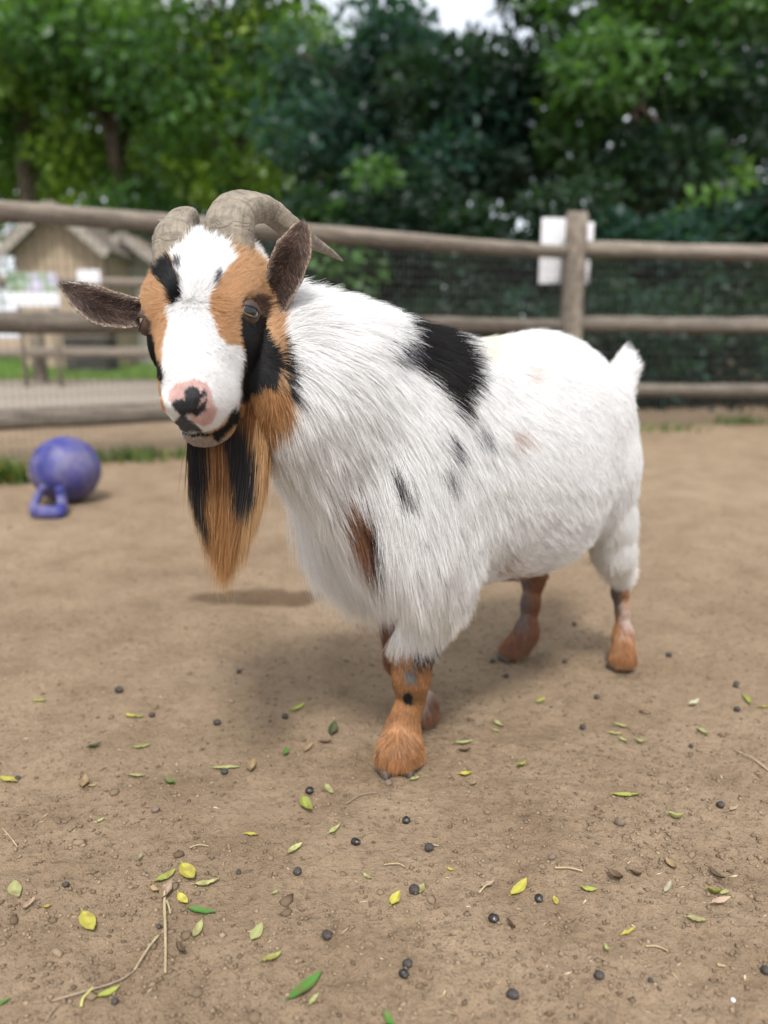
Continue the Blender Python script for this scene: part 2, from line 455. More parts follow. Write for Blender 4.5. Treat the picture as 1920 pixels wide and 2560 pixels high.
def rough_log(a, b, ra, rb, seed, sides=9, segs=16, sag=.0, oval=1.0):
    r = np.random.default_rng(seed); a, b = np.array(a, float), np.array(b, float)
    t = np.linspace(0, 1, segs); P = a + (b - a) * t[:, None]
    P[:, 2] += np.sin(t * math.pi) * sag
    P += np.stack([vnoise(np.c_[t * 3, t * 0 + seed, t * 0], k + seed, 2) for k in range(3)], 1) * .012
    v, f = tube(P, (ra + (rb - ra) * t) * (1 + .06 * vnoise(np.c_[t * 6, t * 0, t * 0 + seed], 5, 2)), sides)
    prof = 1 + .16 * np.sin(np.arange(sides) * 2.4 + seed) + r.normal(0, .05, sides)
    for q in range(segs):
        v[q * sides:(q + 1) * sides] = P[q] + (v[q * sides:(q + 1) * sides] - P[q]) * prof[:, None] * np.array([1, 1, oval])
    v += (vnoise(v, seed, 2, 14) * .006)[:, None]
    ar = np.linspace(0, np.linalg.norm(b - a), segs) + seed; an = np.arange(sides) * 2 * math.pi / sides
    RUN[len(v)] = np.stack([np.repeat(ar, sides), np.tile(np.cos(an), segs) * .06, np.tile(np.sin(an), segs) * .06], 1)
    return v, f
PA, PP, PQ = np.array([-1.74, 3.40, 0]), np.array([1.195, 5.08, 0]), np.array([5.2, 5.45, 0])
RZ = (1.095, .645, .225)
fence = empty('rail_fence', (float(PP[0]), float(PP[1]), 0))
tag(fence, 'weathered three-rail wooden fence with wire netting, running behind the goat', 'fence')
def fl(name, v, f, mat, par, smooth=True):
    o = link(name, mesh(name, v, f, mat, smooth), par)
    if mat in (M_rail, M_board) and len(v) in RUN and name in ('rail', 'post'):
        o.data.attributes.new('run', 'FLOAT_VECTOR', 'POINT').data.foreach_set('vector', RUN[len(v)].reshape(-1).astype(np.float32))
    o.matrix_parent_inverse = Matrix.Translation(-par.location); return o
ext = PA - (PP - PA) * .45
for q, z in enumerate(RZ):
    fl('rail', *rough_log(ext + [0, 0, z], PP + [-.03, 0, z + (.0, .0, .005)[q]], .050, .044, 10 + q, segs=26), M_rail, fence)
    fl('rail', *rough_log(PP + [.03, 0, z + .012], PQ + [0, 0, z - .012], .044, .052, 20 + q, segs=20), M_rail, fence)
fl('post', *rough_log(PP + [0, .0, -.05], PP + [.012, .0, 1.335], .078, .070, 31, 10, 12), M_rail, fence)
fl('post', *rough_log(PA + [-.045, -.01, -.05], PA + [-.045, .0, .62], .040, .038, 32, 9, 10), M_rail, fence)
fl('post', *rough_log(PQ + [.05, .0, -.05], PQ + [.05, .0, 1.30], .078, .070, 33, 10, 12), M_rail, fence)
def netting(a, b, z0, z1, du, dz, w_):
    a, b = np.array(a), np.array(b); L = np.linalg.norm(b - a); d = (b - a) / L
    n = np.array([d[1], -d[0], 0]); n = n if n[1] < 0 else -n
    o_ = n * .064
    V, Fc = [], []
    def bar(p, q, s1, s2):
        k = len(V)
        for e in (p, q):
            for x, y in ((-1, -1), (1, -1), (1, 1), (-1, 1)): V.append(e + s1 * x * w_ + s2 * y * w_)
        for m in range(4): Fc.append((k + m, k + (m + 1) % 4, k + 4 + (m + 1) % 4, k + 4 + m))
    for u in np.arange(0, L, du): bar(a + d * u + o_ + [0, 0, z0], a + d * u + o_ + [0, 0, z1], d, n)
    for z in np.arange(z0, z1, dz): bar(a + o_ + n * .0016 + [0, 0, z], b + o_ + n * .0016 + [0, 0, z], np.array([0, 0, 1.0]), n)
    return V, Fc
for a, b in ((ext, PP), (PP, PQ)):
    tag(fl('wire_netting', *netting(a, b, .02, 1.09, .030, .050, .0010), M_wire.m, fence, False), kind='stuff')

# white sheets fixed to the post
M_white = NT('white_sheet'); M_white.b.inputs['Base Color'].default_value = (.72, .72, .74, 1); M_white.b.inputs['Roughness'].default_value = .5
def panel(name, label, cat, c, s, rz, mat, bev=.004):
    v, f = box((0, 0, 0), s); me = bevel_me(mesh(name, v, f, mat, False), bev, 1)
    o = link(name, me); o.location = c; o.rotation_euler = (0, 0, rz); tag(o, label, cat); return o
ang = math.atan2(PQ[1] - PP[1], PQ[0] - PP[0])
p1, p2 = unproj(1382, 582, Y=5.24), unproj(1466, 586, Y=5.27)
panel('sign', 'white sign sheet above the top rail, on the left of the fence post', 'sign', unproj(1384, 584, Y=5.22), (.165, .006, .190), R(8), M_white.m, .002)
panel('sign', 'narrow white sign sheet above the top rail, on the right of the fence post', 'sign', unproj(1468, 588, Y=5.24), (.085, .006, .160), R(8), M_white.m, .002)
panel('sign', 'white sign sheet under the top rail, left of the post behind the netting', 'sign', unproj(1376, 674, Y=5.22), (.150, .006, .175), R(8), M_white.m, .002)
panel('sign', 'small white sign sheet under the top rail, on the right of the fence post', 'sign', unproj(1462, 680, Y=5.24), (.060, .006, .150), R(8), M_white.m, .002)
# rail with a label far behind on the right
bf = empty('back_fence', (3.1, 8.6, 0)); tag(bf, 'single brown rail on posts deep behind the right part of the fence', 'fence')
a, b = unproj(1478, 722, Y=8.5), unproj(1650, 725, Y=8.7)
fl('rail', *rough_log(a, b, .05, .05, 41), M_rail, bf)
for e in (a, b): fl('post', *rough_log([e[0], e[1] + .07, -.05], [e[0], e[1] + .07, e[2] + .12], .055, .05, 42), M_rail, bf)
panel('notice', 'small white notice on the brown rail deep behind the right fence', 'notice', unproj(1536, 720, Y=8.42), (.19, .01, .10), 0, M_white.m, .003)

# second fence on the far left
sf = empty('board_fence', (-3.6, 9.6, 0)); tag(sf, 'grey-brown board fence between the path and the sheds on the left', 'fence')
for q, (yy, th) in enumerate(((705, .10), (880, .11))):
    a, b = unproj(-60, yy + 2, Y=9.4), unproj(560, yy, Y=10.0)
    a[2] = b[2] = (a[2] + b[2]) / 2
    fl('rail', *rough_log(a, b, th * .55, th * .55, 50 + q, 8, 14), M_board, sf)
for q, px in enumerate((92, 470)):
    p = unproj(px, 900, Y=9.62)
    fl('post', *rough_log([p[0], p[1] + .1, -.05], [p[0], p[1] + .1, 1.38 if q else .62], .09, .085, 60 + q), M_board, sf)
for px in (-60,):
    p = unproj(px, 900, Y=9.45); fl('post', *rough_log([p[0], p[1] + .1, -.05], [p[0], p[1] + .1, 1.35], .07, .065, 64), M_board, sf)
# information board: picture above, white text field below
ib = empty('information_board', (-4.1, 8.9, 0)); tag(ib, 'information board with a green and violet picture over a white field, left edge', 'sign')
def pic_mat():
    t = NT('board_picture'); v = t.coord(); n = t.noise(6, 4, .7, v); n2 = t.noise(11, 2, .5, v)
    c = t.ramp(n, [(.35, (.05, .11, .06)), (.48, (.26, .36, .20)), (.56, (.40, .38, .50)), (.68, (.62, .60, .70))])
    t.link(c, t.b.inputs['Base Color']); return t.m
c1, c2 = unproj(80, 706, Y=8.9), unproj(86, 748, Y=8.9)
v, f = box(c1 + [0, 0, .0], (.56, .02, .21)); fl('picture', v, f, pic_mat(), ib, False)
v, f = box(c2, (.56, .02, .155)); fl('text_field', v, f, M_white.m, ib, False)
for e in (-.2, .2):
    fl('leg', *tube([[c2[0] + e, 8.94, -.05], [c2[0] + e, 8.94, c1[2]]], [.03, .03], 8), M_board, ib)
panel('notice', 'white paper notice on the board fence in front of the tan shed', 'notice', unproj(222, 692, Y=9.46), (.27, .01, .16), 0, M_white.m, .003)

# sheds
def shed(name, label, px, Y, w_, eave, apex, depth, wall_c, roof_c, ov=.22, rz=0.0):
    x = float((px - 960) / FPX * Y); s = empty(name, (x, Y, 0), rz); tag(s, label, 'shed')
    h = w_ / 2
    mw = plain_mat(name + '_wall', tuple(k * .82 for k in wall_c), wall_c, 2.5); mr = plain_mat(name + '_roof', tuple(k * .7 for k in roof_c), roof_c, 5)
    nb = 9
    for q in range(nb):          # vertical wall boards of the gable, each cut to the slope
        a, b = -h + w_ * q / nb + .006, -h + w_ * (q + 1) / nb - .006
        za, zb = (eave + (apex - eave) * (1 - abs(e) / h) for e in (a, b)); 
        prof = [(a, -.02), (b, -.02), (b, zb)] + ([(0, apex)] if a < 0 < b else []) + [(a, za)]
        n = len(prof); V = [(x_, y_, z_) for y_ in (0, .04) for x_, z_ in prof]
        F_ = [tuple(range(n)), tuple(range(2 * n - 1, n - 1, -1))] + [(k, n + k, n + (k + 1) % n, (k + 1) % n) for k in range(n)]
        link('board', mesh('board', V, F_, mw, False), s)
    for sg in (-1, 1):
        v, f = box((sg * (h - .02), depth / 2, eave / 2), (.04, depth, eave)); link('side_wall', mesh('side_wall', v, f, mw, False), s)
        ln = math.hypot(h + ov, (apex - eave) * (h + ov) / h); an = math.atan2(apex - eave, h)
        v, f = box((0, 0, 0), (ln, depth + .35, .07)); v = np.array(v)
        ca, sa = math.cos(sg * an), math.sin(sg * an)
        v = np.stack([v[:, 0] * ca + v[:, 2] * sa, v[:, 1], -v[:, 0] * sa + v[:, 2] * ca], 1)
        mx = sg * (h + ov) / 2; v += [mx, depth / 2 - .12, apex + .06 - (apex - eave) / h * abs(mx)]
        link('roof', mesh('roof', v, f, mr, False), s)
        v2 = v.copy(); 
        vb, fb = box((0, 0, 0), (ln, .03, .17)); vb = np.array(vb)
        vb = np.stack([vb[:, 0] * ca + vb[:, 2] * sa, vb[:, 1], -vb[:, 0] * sa + vb[:, 2] * ca], 1); vb += [mx, -.32, apex + .02 - (apex - eave) / h * abs(mx)]
        link('barge_board', mesh('barge_board', vb, fb, plain_mat('barge', (.24, .21, .175), (.33, .295, .25), 4), False), s)
    v, f = box((0, depth, eave / 2), (w_ - .02, .04, eave)); link('back_wall', mesh('back_wall', v, f, mw, False), s)
    return s
shed('garden_shed', 'tan wooden shed with a gabled roof behind the left fence', 188, 14, 1.60, 2.02, 2.70, 1.6, (.40, .305, .215), (.17, .14, .115), .13)
shed('low_shed', 'lower grey-green shed right of the tan gabled shed', 350, 15.2, 1.35, 1.85, 2.35, 1.4, (.34, .33, .27), (.32, .25, .19))
bx = empty('dark_crate', (-5.0, 13.0, 0)); 
p = unproj(226, 842, Y=12.6); bx.location = (float(p[0]), 12.6, 0); tag(bx, 'dark wooden crate standing on the lawn below the tan shed', 'crate')
M_dark = plain_mat('dark_wood', (.018, .016, .015), (.05, .042, .036), 6)
for q in range(4):
    v, f = box((0, 0, .10 + .19 * q), (.66, .55, .175)); link('slat', mesh('slat', v, f, M_dark, False), bx)
v, f = box((0, 0, .80), (.72, .6, .04)); link('lid', mesh('lid', v, f, M_dark, False), bx)

# weeds along the foot of the fence
def weeds(px, py, n, h, name, label, seed, w=.12):
    c = unproj(px, py, z=0)
    o = blades(n, lambda r, k: (c[0] + r.normal(0, w, k), c[1] + r.normal(0, w * .35, k)), h * .35, h, .011, name, [(.065, .13, .035), (.11, .17, .05), (.20, .20, .08)], seed, .7)
    tag(o, label, 'weeds', kind='stuff')
weeds(22, 1205, 150, .15, 'weed_tuft', 'green weed tuft at the fence foot left of the blue ball', 1, .07)
weeds(300, 1150, 170, .09, 'weed_patch', 'low weeds at the fence foot right of the blue ball', 2, .14)
weeds(430, 1140, 90, .07, 'weed_patch', 'sparse weeds at the fence foot behind the goat\'s beard', 4, .14)
weeds(1860, 1060, 130, .08, 'weed_patch', 'weeds under the lowest rail near the right edge', 5, .12)
weeds(1650, 1075, 90, .07, 'weed_patch', 'weeds under the lowest rail behind the goat\'s tail', 6, .16)

# ================================================================== the ball
def ball_mat():
    t = NT('ball_plastic'); v = t.coord(); n = t.noise(9, 5, .65, v); n2 = t.noise(30, 4, .6, v)
    sx = t.add('SeparateXYZ'); t.link(v, sx.inputs[0])
    c = t.ramp(n2, [(.3, (.018, .020, .135)), (.7, (.034, .037, .21))])
    dust = t.ramp(n, [(.42, (0, 0, 0)), (.66, (.36, .36, .36))])
    c = t.mix(dust, c, (.33, .29, .27))
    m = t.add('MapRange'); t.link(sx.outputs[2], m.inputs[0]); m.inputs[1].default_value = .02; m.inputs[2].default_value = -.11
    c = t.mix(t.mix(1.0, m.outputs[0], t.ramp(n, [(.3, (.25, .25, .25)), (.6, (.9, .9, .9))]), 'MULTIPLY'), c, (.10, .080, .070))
    t.link(c, t.b.inputs['Base Color']); t.b.inputs['Roughness'].default_value = .55
    t.link(t.bump(n2, .15, .004), t.b.inputs['Normal'])
    return t.m
M_ball = ball_mat()
bp = unproj(146, 1268, z=0) + np.array([0, .09, 0]); br = .119
ball = empty('ball', (float(bp[0]), float(bp[1]), 0)); tag(ball, 'scuffed blue-violet plastic play ball with a moulded handle, lying by the left fence', 'ball')
v, f = uv_sphere(br, 40, 28); o = link('shell', mesh('shell', v, f, M_ball), ball); o.location = (0, 0, br - .003)
bc_ = bp + [0, 0, br]
hpts = []
for px, py, z in ((112, 1215, .085), (97, 1238, .055), (84, 1268, .022), (92, 1279, .018), (122, 1281, .018), (148, 1279, .018), (156, 1266, .024), (153, 1240, .055), (150, 1218, .085)):
    hpts.append(unproj(px, py, z=z))
hc_path = spline(hpts, 40)
tv, tf = tube(hc_path, [.0185] * 40, 10, True, (.8, 1.2))
o = link('handle', mesh('handle', tv, tf, M_ball), ball); o.matrix_parent_inverse = Matrix.Translation(-ball.location)
# ================================================================== the goat
BO = np.array([0.045, 1.025, 0.0])                     # body frame: ground point between the front legs
BF = np.array([-.742, -.671, 0.0]); BF /= np.linalg.norm(BF)
BL = np.array([-BF[1], BF[0], 0.0])                    # the goat's left, towards the camera
BM = np.stack([BF, BL, np.array([0, 0, 1.0])], 1)
HO = np.array([-0.2026, 0.820, 0.6308]); HS = 1.128    # head frame: between the eyes
HM = np.array([[-0.99176429, 0.0036897, -0.12802333],
               [0.07968087, -0.76480982, -0.63930971],
               [-0.10027236, -0.64424555, 0.75821707]])   # columns: right, muzzle, brow

def B(s, l, u): return BO + BM @ np.array([s, l, u])
def H(x, y, z): return HO + HS * (HM @ np.array([x, y, z]))
def toH(P): return ((P - HO) @ HM) / HS
def toB(P): return (P - BO) @ BM

class Field:
    def __init__(s, lo, hi, h):
        s.lo = np.array(lo, float); s.h = h
        s.n = np.ceil((np.array(hi) - s.lo) / h).astype(int) + 1
        s.D = np.full(s.n, .5, np.float32)
    def _sub(s, lo, hi):
        a = np.clip(np.floor((np.array(lo) - s.lo) / s.h).astype(int), 0, s.n)
        b = np.clip(np.ceil((np.array(hi) - s.lo) / s.h).astype(int) + 1, 0, s.n)
        sl_ = tuple(slice(i, j) for i, j in zip(a, b))
        ax = [s.lo[k] + s.h * np.arange(a[k], b[k]) for k in range(3)]
        P = np.stack(np.meshgrid(*ax, indexing='ij'), -1)
        return sl_, P
    def put(s, fn, lo, hi, k, cut=False):
        m = k + .02
        sl_, P = s._sub(np.minimum(lo, hi) - m, np.maximum(lo, hi) + m)
        if P.size == 0: return
        d = fn(P); a = s.D[sl_]
        if cut:
            d = -d
            t = np.clip(.5 - .5 * (d - a) / k, 0, 1); s.D[sl_] = d * (1 - t) + a * t + k * t * (1 - t)
        else:
            t = np.clip(.5 + .5 * (d - a) / k, 0, 1); s.D[sl_] = d * (1 - t) + a * t - k * t * (1 - t)
    def cone(s, a, ra, b, rb, k=.02, cut=False):
        a, b = np.asarray(a, float), np.asarray(b, float); ab = b - a; L = ab @ ab + 1e-12
        def fn(P):
            t = np.clip(((P - a) @ ab) / L, 0, 1)
            return np.linalg.norm(P - a - t[..., None] * ab, axis=-1) - (ra + t * (rb - ra))
        r = max(ra, rb)
        s.put(fn, np.minimum(a, b) - r, np.maximum(a, b) + r, k, cut)
    def ell(s, c, r, M=np.eye(3), k=.02, cut=False):
        c = np.asarray(c, float); r = np.asarray(r, float)
        def fn(P):
            q = (P - c) @ M
            k0 = np.linalg.norm(q / r, axis=-1); k1 = np.linalg.norm(q / r ** 2, axis=-1) + 1e-9
            return k0 * (k0 - 1) / k1
        m = r.max(); s.put(fn, c - m, c + m, k, cut)
    def chain(s, pts, k=.02):
        for (a, ra), (b, rb) in zip(pts, pts[1:]): s.cone(a, ra, b, rb, k)
    def mesh(s):
        D = s.D; n = s.n; ins = D < 0
        c = np.zeros(n - 1, np.uint8)
        for i in (0, 1):
            for j in (0, 1):
                for k in (0, 1):
                    c += ins[i:n[0]-1+i, j:n[1]-1+j, k:n[2]-1+k]
        act = (c > 0) & (c < 8)
        idx = np.full(act.shape, -1, np.int64); idx[act] = np.arange(act.sum())
        I = np.argwhere(act)
        acc = np.zeros((len(I), 3)); cnt = np.zeros(len(I))
        offs = [(i, j, k) for i in (0, 1) for j in (0, 1) for k in (0, 1)]
        for a in offs:
            for ax in range(3):
                if a[ax] == 0:
                    b = list(a); b[ax] = 1
                    da = D[I[:,0]+a[0], I[:,1]+a[1], I[:,2]+a[2]]; db = D[I[:,0]+b[0], I[:,1]+b[1], I[:,2]+b[2]]
                    m = (da < 0) != (db < 0)
                    t = np.where(m, da / np.where(m, da - db, 1), 0)
                    p = np.tile(np.array(a, float), (len(I), 1)); p[:, ax] += t
                    acc += p * m[:, None]; cnt += m
        V = s.lo + s.h * (I + acc / cnt[:, None])
        Q = []
        for ax in range(3):
            o1, o2 = [(1, 2), (2, 0), (0, 1)][ax]
            sh = [slice(0, None)] * 3
            lo_ = [slice(None)] * 3; hi_ = [slice(None)] * 3
            lo_[ax] = slice(0, -1); hi_[ax] = slice(1, None)
            A, Bn = ins[tuple(lo_)], ins[tuple(hi_)]
            E_ = np.argwhere(A != Bn)
            E_ = E_[(E_[:, o1] > 0) & (E_[:, o2] > 0) & (E_[:, o1] < n[o1]-1) & (E_[:, o2] < n[o2]-1)]
            f = A[E_[:,0], E_[:,1], E_[:,2]]
            def ix(d1, d2):
                q = E_.copy(); q[:, o1] -= d1; q[:, o2] -= d2
                return idx[q[:,0], q[:,1], q[:,2]]
            q = np.stack([ix(1, 1), ix(0, 1), ix(0, 0), ix(1, 0)], 1)
            q[~f] = q[~f][:, ::-1]
            Q.append(q)
        return V, np.concatenate(Q)

G = Field((-.36, .60, -.005), (.60, 1.50, .80), .004)
# trunk: oval sections along the spine (s, centre height, half height, half width)
TR = np.array([(-.422, .405, .020, .020), (-.408, .408, .075, .058), (-.38, .416, .116, .084), (-.33, .415, .155, .112),
               (-.27, .402, .177, .142), (-.18, .391, .176, .160), (-.08, .397, .162, .156), (.00, .412, .148, .132),
               (.065, .425, .146, .110), (.105, .430, .118, .086), (.135, .43, .07, .06), (.15, .43, .02, .02)])
def trunk(P):
    q = (P - BO) @ BM
    s = np.clip(q[..., 0], TR[0, 0], TR[-1, 0]); ds = q[..., 0] - s
    cu, hh, hw = (np.interp(s, TR[:, 0], TR[:, i]) for i in (1, 2, 3))
    a, b = (q[..., 1] + .012) / hw, (q[..., 2] - cu) / hh
    k0 = np.sqrt(a * a + b * b); k1 = np.sqrt((a / hw) ** 2 + (b / hh) ** 2) + 1e-6
    d = k0 * (k0 - 1) / k1
    return np.where(ds == 0, d, np.sqrt(np.maximum(d, 0) ** 2 + ds ** 2) * .9 + np.minimum(d, 0) * 0)
G.put(trunk, np.array([-.36, .6, .1]), np.array([.6, 1.5, .7]), .03)
# haunches, shoulders, neck
G.ell(B(-.342, .052, .40), (.080, .050, .115), BM, .05)
G.ell(B(-.352, -.080, .40), (.085, .052, .120), BM, .05)
G.ell(B(.045, .075, .39), (.085, .05, .13), BM, .05)
G.ell(B(.045, -.09, .39), (.085, .05, .13), BM, .05)
G.cone(B(.0, -.01, .468), .104, B(.15, -.01, .522), .081, .06)
G.cone(B(.15, -.01, .522), .081, H(-.012, -.045, -.095), .053, .05)
G.cone(B(.090, -.01, .43), .078, H(-.022, -.02, -.105), .042, .045)
# legs
def leg(pts, k=.018): G.chain(pts, k)
FLk, FLf, FLh = unproj(1028, 1690, Y=.985), unproj(1006, 1838, Y=.975), unproj(991, 1893, Y=.945)
leg([(B(.035, .055, .33), .054), (B(.010, .050, .25), .036), (FLk + [0, .004, .04], .024), (FLk, .0225), (FLk - [0, -.002, .035], .0150), (.35 * FLk + .65 * FLf, .0140),
     (FLf + [0, .004, .010], .0175), (FLf - [0, .008, .012], .0200), (FLh + [0, .006, .010], .0218)])
FRk, FRf, FRh = unproj(1000, 1645, Y=1.085), unproj(1052, 1760, Y=1.10), unproj(1050, 1800, Y=1.07)
leg([(B(.02, -.085, .32), .062), (B(-.03, -.07, .25), .040), (FRk, .0205), (.5 * FRk + .5 * FRf, .0145), (FRf, .018), (FRh + [0, .01, .012], .0225)])
HLk, HLf, HLh = unproj(1552, 1462, Y=1.318), unproj(1560, 1588, Y=1.30), unproj(1560, 1650, Y=1.275)
leg([(B(-.355, .055, .37), .058), (B(-.390, .060, .285), .033), (B(-.410, .062, .23), .023), (HLk + [0, 0, .02], .0165)], .035)
leg([(HLk + [0, 0, .03], .0175), (HLk - [0, 0, .01], .0140), (.5 * HLk + .5 * HLf, .0105), (HLf + [0, .006, .005], .0140), (HLh + [0, .006, .006], .0195)], .010)
HRk, HRf, HRh = unproj(1335, 1440, Y=1.36), unproj(1318, 1570, Y=1.345), unproj(1285, 1640, Y=1.32)
leg([(B(-.355, -.09, .33), .075), (B(-.33, -.09, .25), .055), (HRk, .0185), (.5 * HRk + .5 * HRf, .0140), (HRf, .0155), (HRh + [0, .01, .008], .0205)])
# tail, held up
TL = [unproj(1528, 985, Y=1.305), unproj(1553, 935, Y=1.325), unproj(1558, 893, Y=1.33)]
G.chain([(TL[0], .024), (TL[1], .011), (TL[2], .004)], .02)
# head
def hc(a, ra, b, rb, k=.018, cut=False): G.cone(H(*a), ra * HS, H(*b), rb * HS, k, cut)
def he(c, r, k=.018, cut=False, M=HM): G.ell(H(*c), np.array(r) * HS, M, k, cut)
def h2(fn):
    for q in (1, -1): fn(q)
he((-.004, -.040, -.056), (.046, .058, .046))
he((0, -.062, -.050), (.045, .036, .040), .03)
hc((-.003, -.030, -.034), .036, (-.003, .075, -.035), .0235, .03)
h2(lambda q: hc((q * .018, -.008, -.058), .0265, (q * .009 - .004, .078, -.058), .0195))
hc((0, -.03, -.098), .034, (-.004, .080, -.088), .020)
he((-.005, .088, -.054), (.0275, .030, .034), .012)
h2(lambda q: G.cone(H(q * .022, -.045, -.085), .033 * HS, H(q * .015, .01, -.090), .024 * HS, .02))
h2(lambda q: he((q * .0365 - .002, -.008, -.024), (.015, .024, .014), .022))
h2(lambda q: he((q * .038, .014, -.052), (.009, .020, .014), .025))
h2(lambda q: hc((q * .040, -.044, -.060), .024, (q * .060, -.050, -.064), .016, .015))
he((.001, .088, -.091), (.021, .0185, .017), .012)
h2(lambda q: he((q * .0115 - .002, .1080, -.0405), (.0105, .0085, .0100), .008))
# eye sockets, nostrils, mouth slit
EYES = [(q * .0462, .0040, -.0345) for q in (1, -1)]
for e in EYES: he((e[0] * 1.10, e[1] + .002, e[2] + .003), (.0135, .0135, .0135), .004, True)
h2(lambda q: hc((q * .0105, .1185, -.0475), .0032, (q * .0205, .1135, -.0345), .0028, .004, True))
h2(lambda q: hc((q * .0, .1075, -.0830), .0007, (q * .018, .098, -.0835), .0007, .003, True))
h2(lambda q: hc((q * .018, .098, -.0835), .0007, (q * .034, .063, -.085), .0010, .003, True))
hc((0, .1185, -.056), .0016, (0, .112, -.078), .0016, .003, True)

GV, GQ = G.mesh()
del G
def smooth_mesh(V, Q, it=2, lam=.4):
    E_ = np.concatenate([Q[:, [0, 1]], Q[:, [1, 2]], Q[:, [2, 3]], Q[:, [3, 0]]])
    E_ = np.concatenate([E_, E_[:, ::-1]])
    for _ in range(it):
        A = np.zeros_like(V); n = np.bincount(E_[:, 0], minlength=len(V))
        for k in range(3): A[:, k] = np.bincount(E_[:, 0], V[E_[:, 1], k], minlength=len(V))
        V = V + lam * (A / n[:, None] - V)
    return V
GV = smooth_mesh(GV, GQ)
def normals(V, Q):
    fn = np.cross(V[Q[:, 2]] - V[Q[:, 0]], V[Q[:, 3]] - V[Q[:, 1]])
    N = np.zeros_like(V)
    for k in range(4):
        for c in range(3): N[:, c] += np.bincount(Q[:, k], fn[:, c], minlength=len(V))
    return N / (np.linalg.norm(N, axis=1)[:, None] + 1e-12), np.linalg.norm(fn, axis=1) / 2
GN, GA = normals(GV, GQ)

# ------------------------------------------------------------------ lie and length of the coat
CT = []     # position, direction, length, lift
def bc(p, d, L, lift, both=True):
    for q in ((1, -1) if both and abs(p[1]) > .01 else (1,)):
        CT.append((B(p[0], p[1] * q, p[2]), BM @ np.array((d[0], d[1] * q, d[2]), float), L, lift))
def hcn(p, d, L, lift, both=True):
    for q in ((1, -1) if both and abs(p[0]) > .004 else (1,)):
        CT.append((H(p[0] * q, p[1], p[2]), HM @ np.array((d[0] * q, d[1], d[2]), float), L, lift))
bc((-.42, 0, .55), (-1, 0, -.2), .026, .5); bc((-.30, 0, .57), (-1, 0, 0), .030, .6); bc((-.18, 0, .56), (-1, 0, 0), .032, .6)
bc((-.08, 0, .57), (-1, 0, .1), .042, .7); bc((.02, 0, .59), (-1, 0, .2), .055, .7); bc((.12, 0, .60), (-.9, 0, .3), .055, .75)
bc((.20, 0, .66), (-.9, 0, -.1), .030, .3)
bc((-.40, .12, .45), (-.7, 0, -.7), .024, .22); bc((-.25, .16, .45), (-.8, 0, -.55), .030, .22); bc((-.10, .16, .47), (-.75, 0, -.6), .036, .25)
bc((-.25, .17, .36), (-.6, 0, -.8), .030, .2); bc((-.10, .17, .36), (-.5, 0, -.85), .034, .2)
bc((-.30, .13, .27), (-.6, 0, -.75), .030, .2); bc((-.15, .13, .25), (-.75, 0, -.6), .032, .22); bc((-.15, 0, .215), (-1, 0, -.1), .028, .2)
bc((-.30, 0, .26), (-1, 0, -.1), .028, .2)
bc((.04, .12, .50), (-.55, 0, -.8), .055, .3); bc((.04, .14, .40), (-.3, 0, -.95), .058, .22); bc((.03, .13, .30), (-.15, 0, -1), .060, .2)
bc((.03, .09, .23), (0, 0, -1), .052, .15); bc((.10, .11, .47), (-.4, 0, -.9), .060, .26); bc((.12, .09, .36), (-.1, 0, -1), .075, .14)
bc((.16, 0, .42), (-.05, 0, -1), .065, .05); bc((.13, .03, .31), (-.08, 0, -1), .080, .08); bc((.08, .0, .27), (-.1, 0, -1), .070, .08); bc((.03, 0, .24), (-.2, 0, -1), .05, .08)
bc((.20, .09, .54), (-.55, 0, -.75), .050, .22); bc((.24, .07, .48), (-.25, 0, -.95), .060, .10)
bc((-.46, 0, .42), (0, 0, -1), .022, .2); bc((-.45, .07, .36), (-.1, 0, -1), .024, .2); bc((-.40, .14, .33), (-.3, 0, -.95), .022, .15)
bc((-.37, .10, .26), (-.2, 0, -1), .026, .15); bc((-.41, .08, .20), (-.05, 0, -1), .048, .15); bc((-.05, .12, .27), (-.7, 0, -.6), .026, .15); bc((-.045, .14, .33), (-.75, 0, -.6), .030, .18); bc((-.03, .10, .25), (-.8, 0, -.5), .026, .12); bc((-.46, .09, .20), (-.05, 0, -1), .040, .15); bc((-.44, .06, .19), (0, 0, -1), .040, .15)
for q in (1, -1): CT.append((TL[1] + q * .02 * BL, np.array([.35 * q * BL[0] - .35 * BF[0], .35 * q * BL[1] - .35 * BF[1], .95]), .030, .30))
# head: below the eyes the hair runs down and out, above them up into a tuft
hcn((0, -.002, .004), (0, -.2, .3), .012, .3); hcn((0, -.03, .005), (0, -1, 0), .024, .3); hcn((0, -.065, .002), (0, -1, .1), .026, .4); hcn((0, -.09, .0), (0, -1, .1), .014, .3); hcn((.025, -.075, .0), (.8, -.8, .1), .026, .4)
hcn((.025, -.05, -.002), (.5, -.9, 0), .026, .4); hcn((.03, -.015, -.002), (.7, -.5, 0), .014, .25); hcn((.045, -.035, -.015), (.7, -.6, -.2), .012, .2)
hcn((0, .03, .002), (0, .8, 0), .010, .25); hcn((.022, .03, -.012), (.9, .35, -.2), .012, .25); hcn((.018, .07, -.012), (.7, .5, -.2), .009, .22)
hcn((0, .09, -.012), (0, .3, .1), .005, .3); hcn((.03, .095, -.05), (.5, -.2, -.7), .008, .2); hcn((.033, .06, -.055), (.3, -.2, -.9), .010, .18)
hcn((.05, .0, -.075), (.1, -.5, -.8), .011, .15); hcn((.055, -.04, -.09), (.1, -.6, -.8), .016, .2); hcn((0, .108, -.042), (0, .3, -.5), .0016, .3)
hcn((0, .10, -.095), (0, .3, -1), .0035, .2); hcn((0, .09, -.112), (0, .3, -1), .004, .2); hcn((.03, .06, -.10), (.1, -.1, -1), .018, .2); hcn((.03, -.03, -.13), (.1, -.2, -1), .045, .2)
